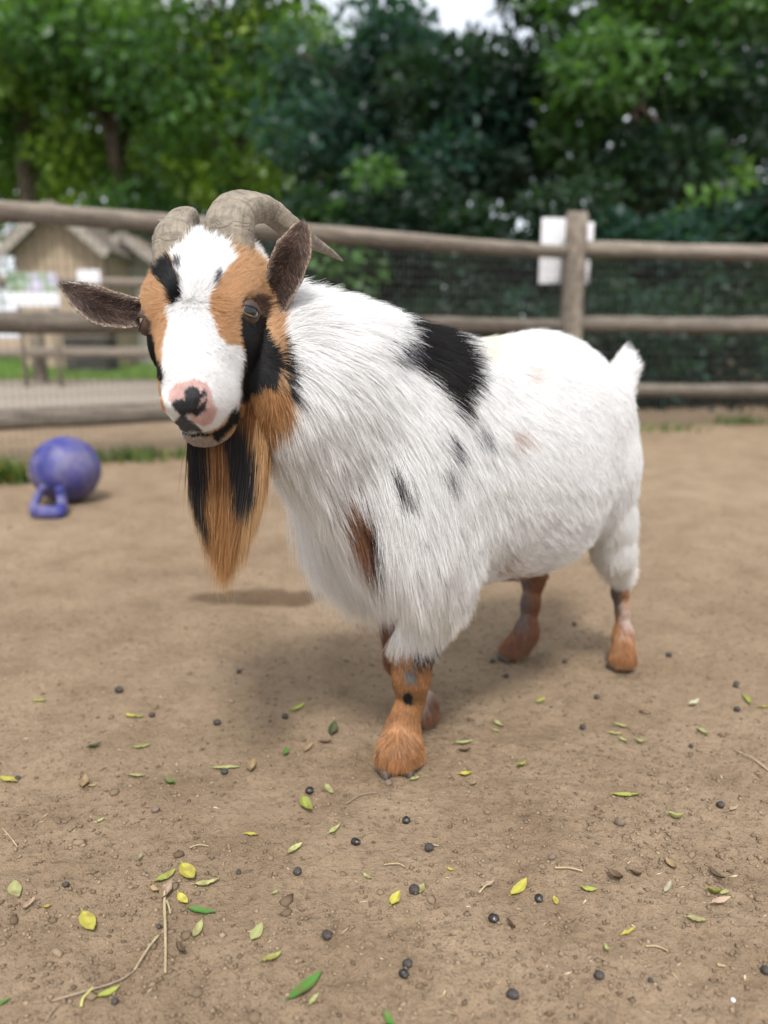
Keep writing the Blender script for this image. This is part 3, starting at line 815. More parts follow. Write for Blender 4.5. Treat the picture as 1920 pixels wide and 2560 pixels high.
hcn((.058, .018, -.02), (.5, -.6, .0), .005, .12); hcn((.056, .005, -.03), (.3, -.8, -.2), .003, .1); hcn((.06, -.06, -.05), (.4, -.9, -.1), .018, .3); hcn((.012, .112, -.045), (.2, .2, -.6), .0016, .3)
for k_, f_, h_, L, tl in ((FLk, FLf, FLh, .010, .023), (FRk, FRf, FRh, .010, .024), (HLk, HLf, HLh, .009, .017), (HRk, HRf, HRh, .009, .018)):
    for q in (-1, 1):
        dx = np.array([q * .02, 0, 0])
        CT.append((k_ + dx, np.array([0, 0, -1.0]), L, .12)); CT.append((.5 * k_ + .5 * f_ + dx, np.array([0, 0, -1.0]), L * .8, .10)); CT.append((.25 * k_ + .75 * f_ + dx, np.array([0, 0, -1.0]), L * .9, .12))
        CT.append((f_ + dx, np.array([.25 * q, -.1, -1.0]), tl, .3)); CT.append((h_ + dx, np.array([.35 * q, -.2, -1.0]), tl * .95, .25))
_bvh = BVHTree.FromPolygons([tuple(v) for v in GV], [tuple(int(k) for k in q) for q in GQ])
NPX = 0
def pc(x, y, dx, dy, L, lift, wt=4.0):
    a = Z2C(x, y); d0 = unproj(a[0], a[1], Y=1.0) - [0, 0, CAM_Z]; d0 /= np.linalg.norm(d0)
    h_ = _bvh.ray_cast(Vector((0, 0, CAM_Z)), Vector(d0))
    if h_[0] is None: return
    p = np.array(h_[0]); n_ = np.array(h_[1])
    d = unproj(a[0] + dx * 9, a[1] + dy * 9, Y=p[1]) - p; d -= n_ * (d @ n_)
    CT.append((p, d, L, lift, wt))
def Z2C(x, y): return np.array((x, y), float) / 1.565 + (640, 680)
for a in ((200, 130, 1, .35, .046, .8), (420, 175, 1, -.15, .046, .9), (600, 240, 1, -.1, .040, .7), (300, 330, 1, .5, .048, .3), (300, 520, .6, 1, .050, .2), (150, 700, .3, 1, .055, .12), (450, 620, .6, 1, .046, .2),
          (600, 400, 1, .45, .042, .25), (700, 600, .6, 1, .040, .2), (500, 900, .25, 1, .056, .18), (650, 1000, .15, 1, .050, .18), (770, 1000, .2, 1, .036, .18), (820, 1090, -.1, 1, .030, .15),
          (760, 1180, -.1, 1, .036, .15), (700, 1350, 0, 1, .036, .10), (578, 1440, .3, 1, .013, .03, 12), (640, 1455, .1, 1, .020, .05, 8), (600, 1400, .35, 1, .022, .05, 8), (560, 1330, .4, 1, .028, .05), (330, 1060, .06, 1, .140, .05, 16), (400, 1090, .06, 1, .140, .05, 18), (260, 1010, .1, 1, .115, .05, 10), (460, 1110, .06, 1, .120, .05, 14), (250, 1100, .2, 1, .066, .06), (880, 1080, .7, .7, .022, .15),
          (850, 1170, .95, .2, .018, .08), (960, 1170, 1, .1, .022, .12), (1100, 1130, 1, -.1, .024, .15), (900, 820, .7, .8, .028, .2), (1050, 850, .8, .7, .026, .2), (1000, 560, .8, .6, .026, .22),
          (1200, 470, .9, .5, .022, .2), (1300, 380, 1, .6, .022, .22), (1350, 700, .5, .9, .018, .18), (1230, 930, .6, .7, .024, .18), (1440, 880, .2, 1, .018, .15), (1430, 1050, .1, 1, .026, .15),
          (1420, 1150, 0, 1, .036, .12), (960, 300, 1, -.05, .030, .4), (760, 300, .8, .5, .036, .4), (880, 480, .7, .75, .034, .25), (1100, 1000, .75, .65, .026, .2), (820, 900, .4, .9, .032, .18)): pc(*a)
CW = np.array([c[4] if len(c) > 4 else 1.0 for c in CT])
CP = np.array([c[0] for c in CT]); CD = np.array([c[1] / np.linalg.norm(c[1]) for c in CT])
CL = np.array([c[2] for c in CT]); CF = np.array([c[3] for c in CT])

def lie(P):
    """direction, length, lift of the coat at points P"""
    D = np.empty((len(P), 3)); L = np.empty(len(P)); F_ = np.empty(len(P))
    for a in range(0, len(P), 40000):
        p = P[a:a + 40000]
        d2 = ((p ** 2).sum(1)[:, None] + (CP ** 2).sum(1)[None] - 2 * p @ CP.T)
        hd = toH(p); sg = np.where(np.linalg.norm(hd - np.array([0, .01, -.05]), axis=1) < .115, .022, .055)
        sg = np.where(p[:, 2] < .165, .022, sg)
        W = CW[None] * np.exp(-d2 / (2 * sg[:, None] ** 2)) + 1e-9 / (d2 + 1e-4) ** 2
        W /= W.sum(1)[:, None]
        D[a:a + 40000] = W @ CD; L[a:a + 40000] = W @ CL; F_[a:a + 40000] = W @ CF
    return D / (np.linalg.norm(D, axis=1)[:, None] + 1e-9), L, F_

# ------------------------------------------------------------------ colour of the coat
WHITE, TAN, BLACK, CREAM = (.945, .94, .93), (.66, .425, .235), (.012, .011, .012), (.88, .82, .72)
ORANGE, BROWN, PINK, GREY = (.43, .215, .090), (.24, .12, .068), (.78, .57, .53), (.13, .13, .145)
def Z8(*p): return np.array(p, float) / 3.302 + (300, 480)
def Z2(*p): return np.array(p, float) / 1.659 + (640, 680)
def inpoly(q, poly):
    x, y = q[:, 0], q[:, 1]; r = np.zeros(len(q), bool); n = len(poly)
    for i in range(n):
        (x0, y0), (x1, y1) = poly[i], poly[(i + 1) % n]
        c = ((y0 > y) != (y1 > y)) & (x < (x1 - x0) * (y - y0) / (y1 - y0 + 1e-9) + x0)
        r ^= c
    return r
HEADP = np.array([(318, 660), (385, 600), (440, 570), (540, 570), (600, 610), (700, 700), (705, 760), (716, 880), (727, 980), (735, 1020), (722, 1060), (700, 1075),
                  (668, 1105), (668, 1150), (600, 1180), (470, 1150), (400, 1100), (330, 900), (300, 700)], float)
WHITES = [Z8((345, 470), (400, 300), (600, 220), (740, 330), (860, 400), (950, 560), (880, 640), (800, 740), (735, 860), (725, 960), (760, 1060),
             (790, 1180), (850, 1240), (980, 1262), (1012, 1350), (985, 1500), (975, 1690), (950, 1760), (870, 1850), (820, 1920), (740, 1960),
             (560, 2140), (430, 1990), (370, 1800), (345, 1600), (362, 1400), (375, 1250), (400, 1100), (415, 950), (440, 900), (505, 830), (490, 720), (450, 600), (400, 520))]
BLACKS = [Z8((285, 560), (345, 495), (420, 560), (480, 690), (515, 870), (455, 930), (395, 830), (325, 745), (285, 650)),
          Z8((985, 1010), (1080, 1000), (1200, 1040), (1235, 1140), (1262, 1220), (1332, 1350), (1350, 1450), (1285, 1590), (1180, 1610), (1090, 1670),
             (1000, 1725), (965, 1700), (985, 1500), (1012, 1350), (978, 1180)),
          Z8((1335, 1180), (1440, 1390), (1452, 1740), (1380, 1660), (1366, 1400)),
          Z8((190, 1170), (300, 1165), (330, 1350), (375, 1500), (355, 1570), (270, 1400), (210, 1260)),
          Z8((745, 1990), (850, 1915), (955, 1735), (968, 1850), (890, 1960), (800, 2050)),
          Z8((510, 1972), (620, 1990), (770, 1980), (775, 2002), (640, 2016), (520, 2000))]
GREYS = [Z8((755, 760), (790, 665), (830, 640), (810, 720), (770, 790)), Z8((440, 560), (500, 560), (510, 650), (470, 660)),
         Z8((500, 1830), (560, 1860), (650, 1930), (690, 1980), (520, 1970), (440, 1900))]
PINKS = [Z8((398, 1690), (410, 1635), (490, 1570), (600, 1535), (700, 1570), (735, 1640), (745, 1700), (800, 1800), (760, 1880), (690, 1920), (610, 1900), (560, 1830), (480, 1830))]
CHINS = [Z8((430, 2000), (620, 2020), (790, 2020), (870, 1985), (870, 2100), (820, 2190), (660, 2260), (440, 2230))]
NOSES = [Z8((682, 1622), (708, 1640), (700, 1685), (655, 1720), (668, 1670)),
         Z8((528, 1640), (590, 1588), (640, 1615), (668, 1690), (640, 1765), (590, 1815), (530, 1845), (470, 1825), (425, 1760), (435, 1720), (500, 1700), (530, 1710)),
         Z8((580, 1810), (640, 1770), (722, 1700), (700, 1800), (630, 1865))]
SADDLE = [np.array([(-24, 2)]) + np.array([(1015, 770), (1098, 770), (1145, 795), (1175, 830), (1198, 872), (1216, 921), (1211, 951), (1190, 987), (1184, 1040), (1160, 1024), (1134, 981),
                    (1104, 948), (1066, 922), (1042, 897), (1030, 861), (1048, 837)], float),
          np.array([(887, 1206), (923, 1283), (943, 1343), (937, 1408), (917, 1402), (918, 1319), (903, 1259)], float),
          np.array([(982, 1165), (1000, 1180), (1028, 1215), (1030, 1245), (1010, 1240), (990, 1205)], float)]
SPOTS = [np.array(a, float) for a in ([(1108, 1078), (1128, 1085), (1148, 1130), (1148, 1152), (1132, 1140)], [(1108, 1150), (1122, 1155), (1138, 1195), (1136, 1218), (1116, 1195)],
         [(1190, 1050), (1206, 1060), (1228, 1105), (1222, 1118), (1204, 1095)], [(968, 880), (1002, 850), (1030, 868), (1010, 905), (985, 905)])]
RUSTS = [np.array(a, float) for a in ([(848, 1290), (872, 1235), (905, 1245), (920, 1313), (916, 1395), (893, 1365), (860, 1340)],)]

def head_zone(P):
    h = toH(P)
    return (np.abs(h[:, 0]) < .1) & (h[:, 2] > -.19) & (np.linalg.norm(P - H(0, -.0, -.05), axis=1) < .215)

def paint(P, N, jit=0.0, roots=None):
    """coat colour at points P (mid-hair), N = skin normals at the roots"""
    n = len(P); r = P if roots is None else roots
    C = np.tile(np.array(WHITE), (n, 1))
    C *= (1 - .03 * (vnoise(P, 3, 2, 18) + 1))[:, None]
    q = proj(P); q = q + (RNG.normal(0, jit, q.shape) if jit else 0) + np.stack([vnoise(r, 40, 2, 70), vnoise(r, 41, 2, 70)], 1) * 5
    view = np.array([0, 0, CAM_Z]) - P; vis = (N * view).sum(1) > -.35 * np.linalg.norm(view, axis=1)
    hz = head_zone(r); h = toH(P)
    # the side of the head turned away repeats the other side
    mir = hz & ~vis & (h[:, 0] > 0)
    if mir.any():
        hm = h[mir].copy(); hm[:, 0] *= -1
        q[mir] = proj(HO + HS * (hm @ HM.T))
    ok = vis | mir
    inh = hz & inpoly(q, HEADP) & ok
    C[inh] = TAN
    def fill(polys, col, m):
        for p in polys: C[m & inpoly(q, p)] = col
    jaw = inh & (q[:, 1] > 960) & (q[:, 0] > 590)
    C[jaw] = np.array((.50, .27, .11))
    drk = inh & ((np.hypot(q[:, 0] - 646, q[:, 1] - 772) < 34) | (np.hypot(q[:, 0] - 357, q[:, 1] - 815) < 27))
    C[drk] = (.16, .095, .065)
    fill(WHITES, np.array(WHITE), hz & ok)
    fill(CHINS, np.array((.50, .42, .38)), inh); fill(PINKS, np.array(PINK), inh); fill(GREYS, np.array(GREY), inh); fill(BLACKS, np.array(BLACK), hz & ok); fill(NOSES, np.array((.045, .045, .05)), inh)
    nh = ok & ~inh
    b = toB(P)
    body = nh & (P[:, 2] > .18)
    q0 = q; q = q + (RNG.normal(0, 9, q.shape) if jit else 0)
    cr = body & inpoly(q, np.array([(1150, 790), (1270, 790), (1260, 850), (1215, 905), (1180, 850)], float)); C[cr] = CREAM
    fill(RUSTS, np.array(BROWN) * 1.3, body); fill(SADDLE, np.array(BLACK), body); fill(SPOTS, np.array((.10, .10, .12)), body)
    for cx, cy, rr, cc in ((1300, 1096, 24, (.60, .45, .38)), (1325, 936, 18, (.68, .56, .48)), (1262, 1418, 26, (.42, .27, .20))):
        m = body & (np.hypot((q[:, 0] - cx) / 1.3, q[:, 1] - cy) < rr) & (RNG.random(n) < .4); C[m] = cc
    # dust and yellowed ends low on the coat
    dz = np.clip((.30 - P[:, 2]) / .14, 0, 1) * (.45 + .55 * vnoise(P, 46, 2, 22)) * nh
    C = C * (1 - .45 * dz[:, None] * (1 - np.array((.86, .76, .58)))[None])
    q = q0
    # legs
    def near(a, b_): 
        ab = b_ - a; t = np.clip(((r - a) @ ab) / (ab @ ab), 0, 1); return np.linalg.norm(r - a - t[:, None] * ab, axis=1)
    dl = np.stack([np.minimum(near(k_ + [0, 0, .1], k_), np.minimum(near(k_, f_), near(f_, h_))) for k_, f_, h_ in ((FLk, FLf, FLh), (FRk, FRf, FRh), (HLk, HLf, HLh), (HRk, HRf, HRh))], 1)
    w_ = dl.argmin(1); z = r[:, 2] + vnoise(r, 44, 2, 90) * .012 + (RNG.normal(0, .009, n) if jit else 0)
    if jit: q = q + RNG.normal(0, 6, q.shape)
    L0 = (w_ == 0) & (z < .172); C[L0] = np.array(ORANGE) * (.85 + .3 * np.clip(1 - P[L0, 2] / .09, 0, 1))[:, None] + np.array((.12, .10, .07)) * (np.clip(1 - np.abs(P[L0, 2] - .045) / .03, 0, 1) * RNG.uniform(0, 1.3, L0.sum()))[:, None]  # highlight on the tuft painted into the fur colour, paler round the fetlock
    C[L0 & (z > .158) & (P[:, 0] > FLk[0])] = BLACK
    m = L0 & (np.hypot(q0[:, 0] - 1020, (q0[:, 1] - 1745) / 1.4) < 12); C[m] = BLACK
    m = L0 & (np.hypot(q0[:, 0] - 1024, (q0[:, 1] - 1687) / 1.4) < 16); C[m] = (.20, .185, .165)
    L1 = (w_ == 1) & (z < .235); C[L1] = np.array(BROWN) * 1.25
    m = L1 & (np.abs(q[:, 0] - 1066 + .42 * (q[:, 1] - 1735)) < 15) & (q[:, 1] > 1690) & (q[:, 1] < 1790); C[m] = (.70, .58, .50)
    L2 = (w_ == 2) & (z < .150); C[L2] = np.array(ORANGE) * 1.0
    m = L2 & (z > .10) & (q[:, 0] < 1553); C[m] = (.22, .18, .165)
    m = L2 & (z > .065) & (z < .112) & (q[:, 0] > 1553); C[m] = (.60, .48, .42)
    L3 = (w_ == 3) & (z < .21); C[L3] = np.array(BROWN) * 1.35
    m = L3 & (z > .06) & (q[:, 0] < 1322 + 40 * (z - .1)); C[m] = (.30, .235, .215)
    lg = (z < .17) & (dl.min(1) < .06)
    C[lg] *= (1 + .32 * vnoise(P[lg], 48, 3, 60))[:, None]
    return np.clip(C, 0, 1)

# ------------------------------------------------------------------ materials of the goat
def hair_mat(name, rough=.45, spec=.3, trans=.46):
    t = NT(name)
    a = t.add('Attribute'); a.attribute_name = 'tint'
    d = t.add('BsdfDiffuse'); t.link(a.outputs[0], d.inputs[0])
    tr = t.add('BsdfTranslucent'); t.link(a.outputs[0], tr.inputs[0])
    m1 = t.add('MixShader'); m1.inputs[0].default_value = trans
    t.link(d.outputs[0], m1.inputs[1]); t.link(tr.outputs[0], m1.inputs[2])
    h = t.add('BsdfHair'); h.component = 'Reflection'
    h.inputs['RoughnessU'].default_value = .25; h.inputs['RoughnessV'].default_value = .5
    h.inputs['Offset'].default_value = R(-4)
    hc_ = t.mix(.75, (.8, .8, .8), a.outputs[0]); t.link(hc_, h.inputs[0])
    m2 = t.add('MixShader'); m2.inputs[0].default_value = spec * .35
    t.link(m1.outputs[0], m2.inputs[1]); t.link(h.outputs[0], m2.inputs[2])
    t.link(m2.outputs[0], t.o.inputs[0]); t.n.remove(t.b)
    return t.m
M_hair = hair_mat('goat_hair')
def skin_mat():
    t = NT('goat_skin'); a = t.add('Attribute'); a.attribute_name = 'tint'
    t.link(a.outputs[0], t.b.inputs['Base Color'])
    v = t.coord(); n = t.noise(900, 3, .6, v)
    t.link(t.bump(n, .35, .0012), t.b.inputs['Normal'])
    t.b.inputs['Roughness'].default_value = .5; t.b.inputs['Specular IOR Level'].default_value = .35
    return t.m
M_skin = skin_mat()

goat = empty('goat', (float(BO[0]), float(BO[1]), 0))
tag(goat, 'white bearded goat with tan and black face patches and curved horns standing on the dirt', 'goat')
def gl(name, me):
    o = link(name, me, goat); o.matrix_parent_inverse = Matrix.Translation(-goat.location); return o
gme = mesh('body', GV, GQ, M_skin)
GC = paint(GV, GN)
vcol(gme, 'tint', GC)
body_o = gl('body', gme)

# ------------------------------------------------------------------ hair
def strands(P, N, D, L, lift, pts=6, grav=.25, wave=.0, curl=1.0):
    """grow hairs: P roots, N normals, D lie; returns (n, pts, 3)"""
    T = D - N * np.clip((D * N).sum(1), None, .0)[:, None]
    T /= np.linalg.norm(T, axis=1)[:, None] + 1e-9
    X = np.empty((len(P), pts, 3)); X[:, 0] = P
    for i in range(1, pts):
        t = (i - .5) / (pts - 1)
        d = T + N * (lift * (1.25 - curl * t))[:, None]
        d[:, 2] -= grav * t * np.clip(L / .05, 0, 1.5)
        d /= np.linalg.norm(d, axis=1)[:, None]
        X[:, i] = X[:, i - 1] + d * (L / (pts - 1))[:, None]
    return X

def clump(X, P, keys, amount, power=1.6):
    """draw every hair towards the key hair nearest to its root"""
    kd = KDTree(len(keys))
    for j, k in enumerate(keys): kd.insert(P[k], j)
    kd.balance()
    near = np.array([kd.find(p)[1] for p in P])
    K = X[keys][near]
    t = np.linspace(0, 1, X.shape[1]) ** power
    return X + (K - X) * (amount[:, None] * t)[..., None]

def curves_obj(name, X, C, rad, mat, tip=.25):
    n, k = X.shape[:2]
    cu = bpy.data.hair_curves.new(name)
    cu.add_curves([k] * n)
    cu.attributes['position'].data.foreach_set('vector', X.reshape(-1).astype(np.float32))
    ra = cu.attributes.new('radius', 'FLOAT', 'POINT')
    tt = np.linspace(0, 1, k); prof = np.where(tt < .5, 1, 1 - (1 - tip) * (tt - .5) / .5)
    ra.data.foreach_set('value', (np.asarray(rad).reshape(-1, 1) * prof).reshape(-1).astype(np.float32))
    ca = cu.attributes.new('tint', 'FLOAT_COLOR', 'CURVE')
    ca.data.foreach_set('color', np.c_[C, np.ones(n)].astype(np.float32).ravel())
    cu.materials.append(mat)
    return cu

def sample(V, Q, N, A, n, wts=None):
    w_ = A if wts is None else A * wts
    f = RNG.choice(len(Q), n, p=w_ / w_.sum())
    u, v = RNG.random(n), RNG.random(n)
    b = np.stack([(1-u)*(1-v), u*(1-v), u*v, (1-u)*v], 1)
    P = (V[Q[f]] * b[..., None]).sum(1); M_ = (N[Q[f]] * b[..., None]).sum(1)
    return P, M_ / (np.linalg.norm(M_, axis=1)[:, None] + 1e-9)

NH = 680000
fc = GV[GQ].mean(1)
_, fl, _ = lie(fc)
fn_ = GN[GQ].mean(1); tocam = np.array([0, 0, CAM_Z]) - fc
face_ = (fn_ * tocam).sum(1) / np.linalg.norm(tocam, axis=1)
dens = np.clip((.030 / np.clip(fl, .006, None)), .55, 4.0) * np.where(face_ > -.3, 1, .45)
hl = toH(fc)
dens *= np.where((np.linalg.norm(hl - np.array([0, .02, -.05]), axis=1) < .12) & (face_ > -.2), 1.5, 1)
for e in EYES:
    dens *= np.where(np.linalg.norm(hl - np.array(e), axis=1) < .0150, .0, 1)
dens *= np.where(fc[:, 2] < .008, 0, 1)
hp, hn = sample(GV, GQ, GN, GA, NH, dens)
hD, hL, hF = lie(hp)
hL = hL * RNG.uniform(.52, 1.20, NH)
short = np.clip(hL / .03, .15, 1)
nz = np.stack([vnoise(hp, 10 + k, 2, 28) for k in range(3)], 1)
nf = np.stack([vnoise(hp, 20 + k, 1, 120) for k in range(3)], 1)
hD = hD + nz * (.28 * short)[:, None] + nf * (.14 * short)[:, None] + RNG.normal(0, .10, (NH, 3)) * short[:, None]
hF = np.clip(hF * RNG.uniform(.6, 1.5, NH) + (RNG.random(NH) < .06) * .25 * short, .05, 1.2)
cann = np.zeros(NH, bool)
for k_, f_ in ((FLk, FLf), (FRk, FRf), (HLk, HLf), (HRk, HRf)):
    ab = f_ - k_; t_ = ((hp - k_) @ ab) / (ab @ ab); dd = np.linalg.norm(hp - k_ - np.clip(t_, 0, 1)[:, None] * ab, axis=1)
    cann |= (t_ > -.12) & (t_ < .72) & (dd < .035)
hL = np.where(cann, np.minimum(hL, RNG.uniform(.0045, .0085, NH)), hL); hF = np.where(cann, np.minimum(hF, .15), hF)
zlim = np.clip(hp[:, 2] - .004, .002, None)
low = hp[:, 2] < .07
hL = np.where(low, np.minimum(hL, zlim * 1.0), hL)
X = strands(hp, hn, hD, hL, hF)
longh = np.where(hL > .012)[0]
keys = RNG.choice(longh, 13000, replace=False)
amt = np.clip((hL - .008) / .035, 0, 1) * RNG.uniform(.10, .65, NH)
X = clump(X, hp, keys, amt)
hC = paint(X[:, 2], hn, 2.2, hp)
hC *= RNG.uniform(.82, 1.12, (NH, 1)) * np.where(hC.max(1) < .6, RNG.choice([.7, 1, 1.45], NH), 1)[:, None]
coat = gl('coat', curves_obj('coat', X, np.clip(hC, 0, .95), np.where(hL < .014, .00016, .00018) * RNG.uniform(.75, 1.25, NH), M_hair))
# ------------------------------------------------------------------ eyes
def eye_mat():
    t = NT('goat_eye'); v = t.coord()
    sx = t.add('SeparateXYZ'); t.link(v, sx.inputs[0])
    def mth(op, a, b=0.0):
        x = t.add('Math'); x.operation = op
        for k, q in enumerate((a, b)):
            if isinstance(q, float): x.inputs[k].default_value = q
            else: t.link(q, x.inputs[k])
        return x.outputs[0]
    r2 = mth('SQRT', mth('ADD', mth('MULTIPLY', sx.outputs[0], sx.outputs[0]), mth('MULTIPLY', sx.outputs[1], sx.outputs[1])))
    iris = t.ramp(mth('DIVIDE', r2, .0138), [(0, (.22, .15, .07)), (.6, (.23, .15, .07)), (.80, (.15, .095, .045)), (.87, (.03, .02, .015)), (.95, (.06, .045, .035))])
    px = mth('POWER', mth('ABSOLUTE', mth('DIVIDE', sx.outputs[0], .0074)), 4.0)
    py = mth('POWER', mth('ABSOLUTE', mth('DIVIDE', sx.outputs[1], .0044)), 4.0)
    pup = mth('LESS_THAN', mth('ADD', px, py), 1.0)
    front = mth('GREATER_THAN', sx.outputs[2], 0.0)
    t.link(t.mix(mth('MULTIPLY', pup, front), iris, (.006, .006, .008)), t.b.inputs['Base Color'])
    t.b.inputs['Roughness'].default_value = .10; t.b.inputs['Coat Weight'].default_value = .15
    t.b.inputs['Coat Roughness'].default_value = .02
    return t.m
M_eye = eye_mat()
ev, ef = uv_sphere(.0124 * HS)
eme = mesh('eye', ev, ef, M_eye)
M_lid = NT('eyelid')
M_lid.b.inputs['Base Color'].default_value = (.045, .030, .024, 1); M_lid.b.inputs['Roughness'].default_value = .45
for e, gz in zip(EYES, ((.85, .38, .36), (-.66, .52, .54))):
    o = gl('eye', eme); p = Vector(H(*e)); g = Vector(HM @ np.array(gz)).normalized()
    up_ = Vector(HM @ np.array((0, -.75, .25))); xx = up_.cross(g).normalized(); yy = g.cross(xx)
    o.matrix_basis = Matrix.Translation(p) @ Matrix((xx, yy, g)).transposed().to_4x4()
    # lids: an almond shaped rim hugging the eyeball
    path = []
    for k in range(33):
        a = 2 * math.pi * k / 32
        x = math.cos(a) * .0104; y = math.sin(a) * (.0042 if math.sin(a) > 0 else .0056) * (1 - .25 * abs(math.cos(a)) ** 3)
        zz = math.sqrt(max((.0124 * 1.02) ** 2 - x * x - y * y, 1e-8))
        path.append(np.array(p) + HS * (x * np.array(xx) + y * np.array(yy) + zz * np.array(g)))
    tv, tf = tube(path, [.0009] * 33, 8, False)
    # skin of the lids, an almond opening in a shell round the eyeball
    LV, LC = [], []
    for k in range(32):
        a = 2 * math.pi * k / 32
        x0 = math.cos(a) * .0104; y0 = math.sin(a) * (.0042 if math.sin(a) > 0 else .0056) * (1 - .25 * abs(math.cos(a)) ** 3)
        r0 = math.hypot(x0, y0); th_a = math.asin(r0 / .0128)
        for j in range(7):
            th_ = th_a + (R(88) - th_a) * j / 6
            rr_ = .0124 * (1.03 + .07 * math.sin(math.pi * min(1, j / 5)) * (1.3 if math.sin(a) > .1 else .6))
            x, y, zz = rr_ * math.sin(th_) * x0 / r0, rr_ * math.sin(th_) * y0 / r0, rr_ * math.cos(th_)
            LV.append(np.array(p) + HS * (x * np.array(xx) + y * np.array(yy) + zz * np.array(g)))
            LC.append(np.array((.045, .030, .024)) * (1 - j / 6) + np.array((.11, .065, .045)) * j / 6)
    LF = [(k * 7 + j, k * 7 + j + 1, (k + 1) % 32 * 7 + j + 1, (k + 1) % 32 * 7 + j) for k in range(32) for j in range(6)]
    sv, sf = join([(tv, tf), (LV, LF)])
    lm = mesh('eyelid', sv, sf, M_skin); vcol(lm, 'tint', np.concatenate([np.tile((.03, .022, .018), (len(tv), 1)), LC]))
    gl('eyelid', lm)

# ------------------------------------------------------------------ horns
def horn_mat():
    t = NT('horn'); a = t.add('Attribute'); a.attribute_name = 'run'
    v = t.coord()
    along = t.mapping(a.outputs[1], (1, 1, 1))
    n1 = t.noise(1.0, 5, .62, t.mapping(a.outputs[1], (140, 60, 60)))
    n2 = t.noise(1.0, 4, .6, t.mapping(a.outputs[1], (22, 60, 60)))
    n3 = t.noise(1.0, 4, .65, t.mapping(a.outputs[1], (55, 240, 240)))
    base = t.ramp(n2, [(.28, (.055, .046, .037)), (.5, (.140, .118, .090)), (.72, (.245, .21, .162))])
    col = t.mix(.45, base, t.ramp(n1, [(.35, (.12, .095, .068)), (.6, (.36, .30, .215))]), 'MIX')
    n4 = t.noise(1.0, 3, .55, t.mapping(a.outputs[1], (34, 22, 22)), .8)
    crack = t.ramp(n4, [(.485, (1, 1, 1)), (.4985, (.12, .10, .09)), (.5015, (.12, .10, .09)), (.515, (1, 1, 1))])
    col = t.mix(.6, col, t.ramp(n3, [(.30, (.45, .42, .38)), (.5, (1, 1, 1)), (.7, (1.35, 1.32, 1.28))]), 'MULTIPLY')
    col = t.mix(.2, col, crack, 'MULTIPLY')
    t.link(col, t.b.inputs['Base Color']); t.b.inputs['Roughness'].default_value = .62
    b1 = t.bump(n1, .5, .0016); b2 = t.bump(n2, .45, .0016, b1); b3 = t.bump(n3, .6, .0015, t.bump(crack, .5, .0012, b2))
    t.link(b3, t.b.inputs['Normal'])
    return t.m
M_horn = horn_mat()
HORN_PX = [(575, 712, .900), (574, 640, .893), (573, 574, .895), (590, 531, .912), (628, 518, .935), (674, 527, .960), (722, 566, .975), (775, 602, 1.015), (818, 626, 1.05), (856, 652, 1.08)]
HORN_PX2 = [(470, 745, .890), (450, 665, .885), (438, 602, .893), (448, 558, .910), (462, 545, .93), (468, 548, .96), (460, 556, .98), (440, 560, 1.02), (415, 556, 1.05), (396, 551, 1.07)]
HORN_R2 = [.0300, .0295, .0250, .0160, .0155, .0135, .0110, .0090, .0060, .0012]
HORN_R = [.0300, .0290, .0276, .0248, .0212, .0180, .0165, .0115, .0070, .0012]
HORN_X = [1.0, 1.05, 1.1, 1.1, 1.05, 1.0, .95, .9, .85, .8]
def horn(mir):
    n, sd = 90, 36
    C = spline(np.array([unproj(a, b, Y=c) for a, b, c in (HORN_PX2 if mir else HORN_PX)]), n); rr = np.interp(np.linspace(0, 9, n), range(10), HORN_R2 if mir else HORN_R)
    T = np.gradient(C, axis=0); T /= np.linalg.norm(T, axis=1)[:, None]
    side = HM[:, 0] * (-1 if not mir else 1)
    V = np.empty((n, sd, 3)); run = np.empty((n, sd, 3)); arc = np.r_[0, np.cumsum(np.linalg.norm(np.diff(C, axis=0), axis=1))]
    N = side - T[0] * (side @ T[0])
    for i in range(n):
        N = N - T[i] * (N @ T[i]); N /= np.linalg.norm(N); Bn = np.cross(T[i], N)
        if mir: Bn = -Bn
        for k in range(sd):
            a = 2 * math.pi * k / sd
            ca, sa = math.cos(a), math.sin(a)
            ca, sa = math.copysign(abs(ca) ** .8, ca), math.copysign(abs(sa) ** .8, sa)
            keel = 1 + .10 * max(0, math.cos(a - 2.2)) ** 6
            rg = 1 + .003 * math.sin(arc[i] * 260 + 1.3 * math.sin(a)) + .009 * math.sin(arc[i] * 640 + a * 2)
            V[i, k] = C[i] + rr[i] * rg * keel * (ca * N + sa * Bn * .80)
            run[i, k] = (arc[i], ca * .02, sa * .02)
    V = V.reshape(-1, 3); V += (vnoise(V, 5, 3, 60) * .0016 * np.repeat(np.clip(rr / .02, 0, 1), sd))[:, None] * 1.0
    i, k = np.meshgrid(np.arange(n - 1), np.arange(sd), indexing='ij'); k2 = (k + 1) % sd
    q = np.stack([i * sd + k, i * sd + k2, (i + 1) * sd + k2, (i + 1) * sd + k], -1).reshape(-1, 4)
    if mir: q = q[:, ::-1].copy()
    me = mesh('horn', V, q, M_horn)
    at = me.attributes.new('run', 'FLOAT_VECTOR', 'POINT'); at.data.foreach_set('vector', run.reshape(-1).astype(np.float32))
    return me
gl('horn', horn(False)); gl('horn', horn(True))

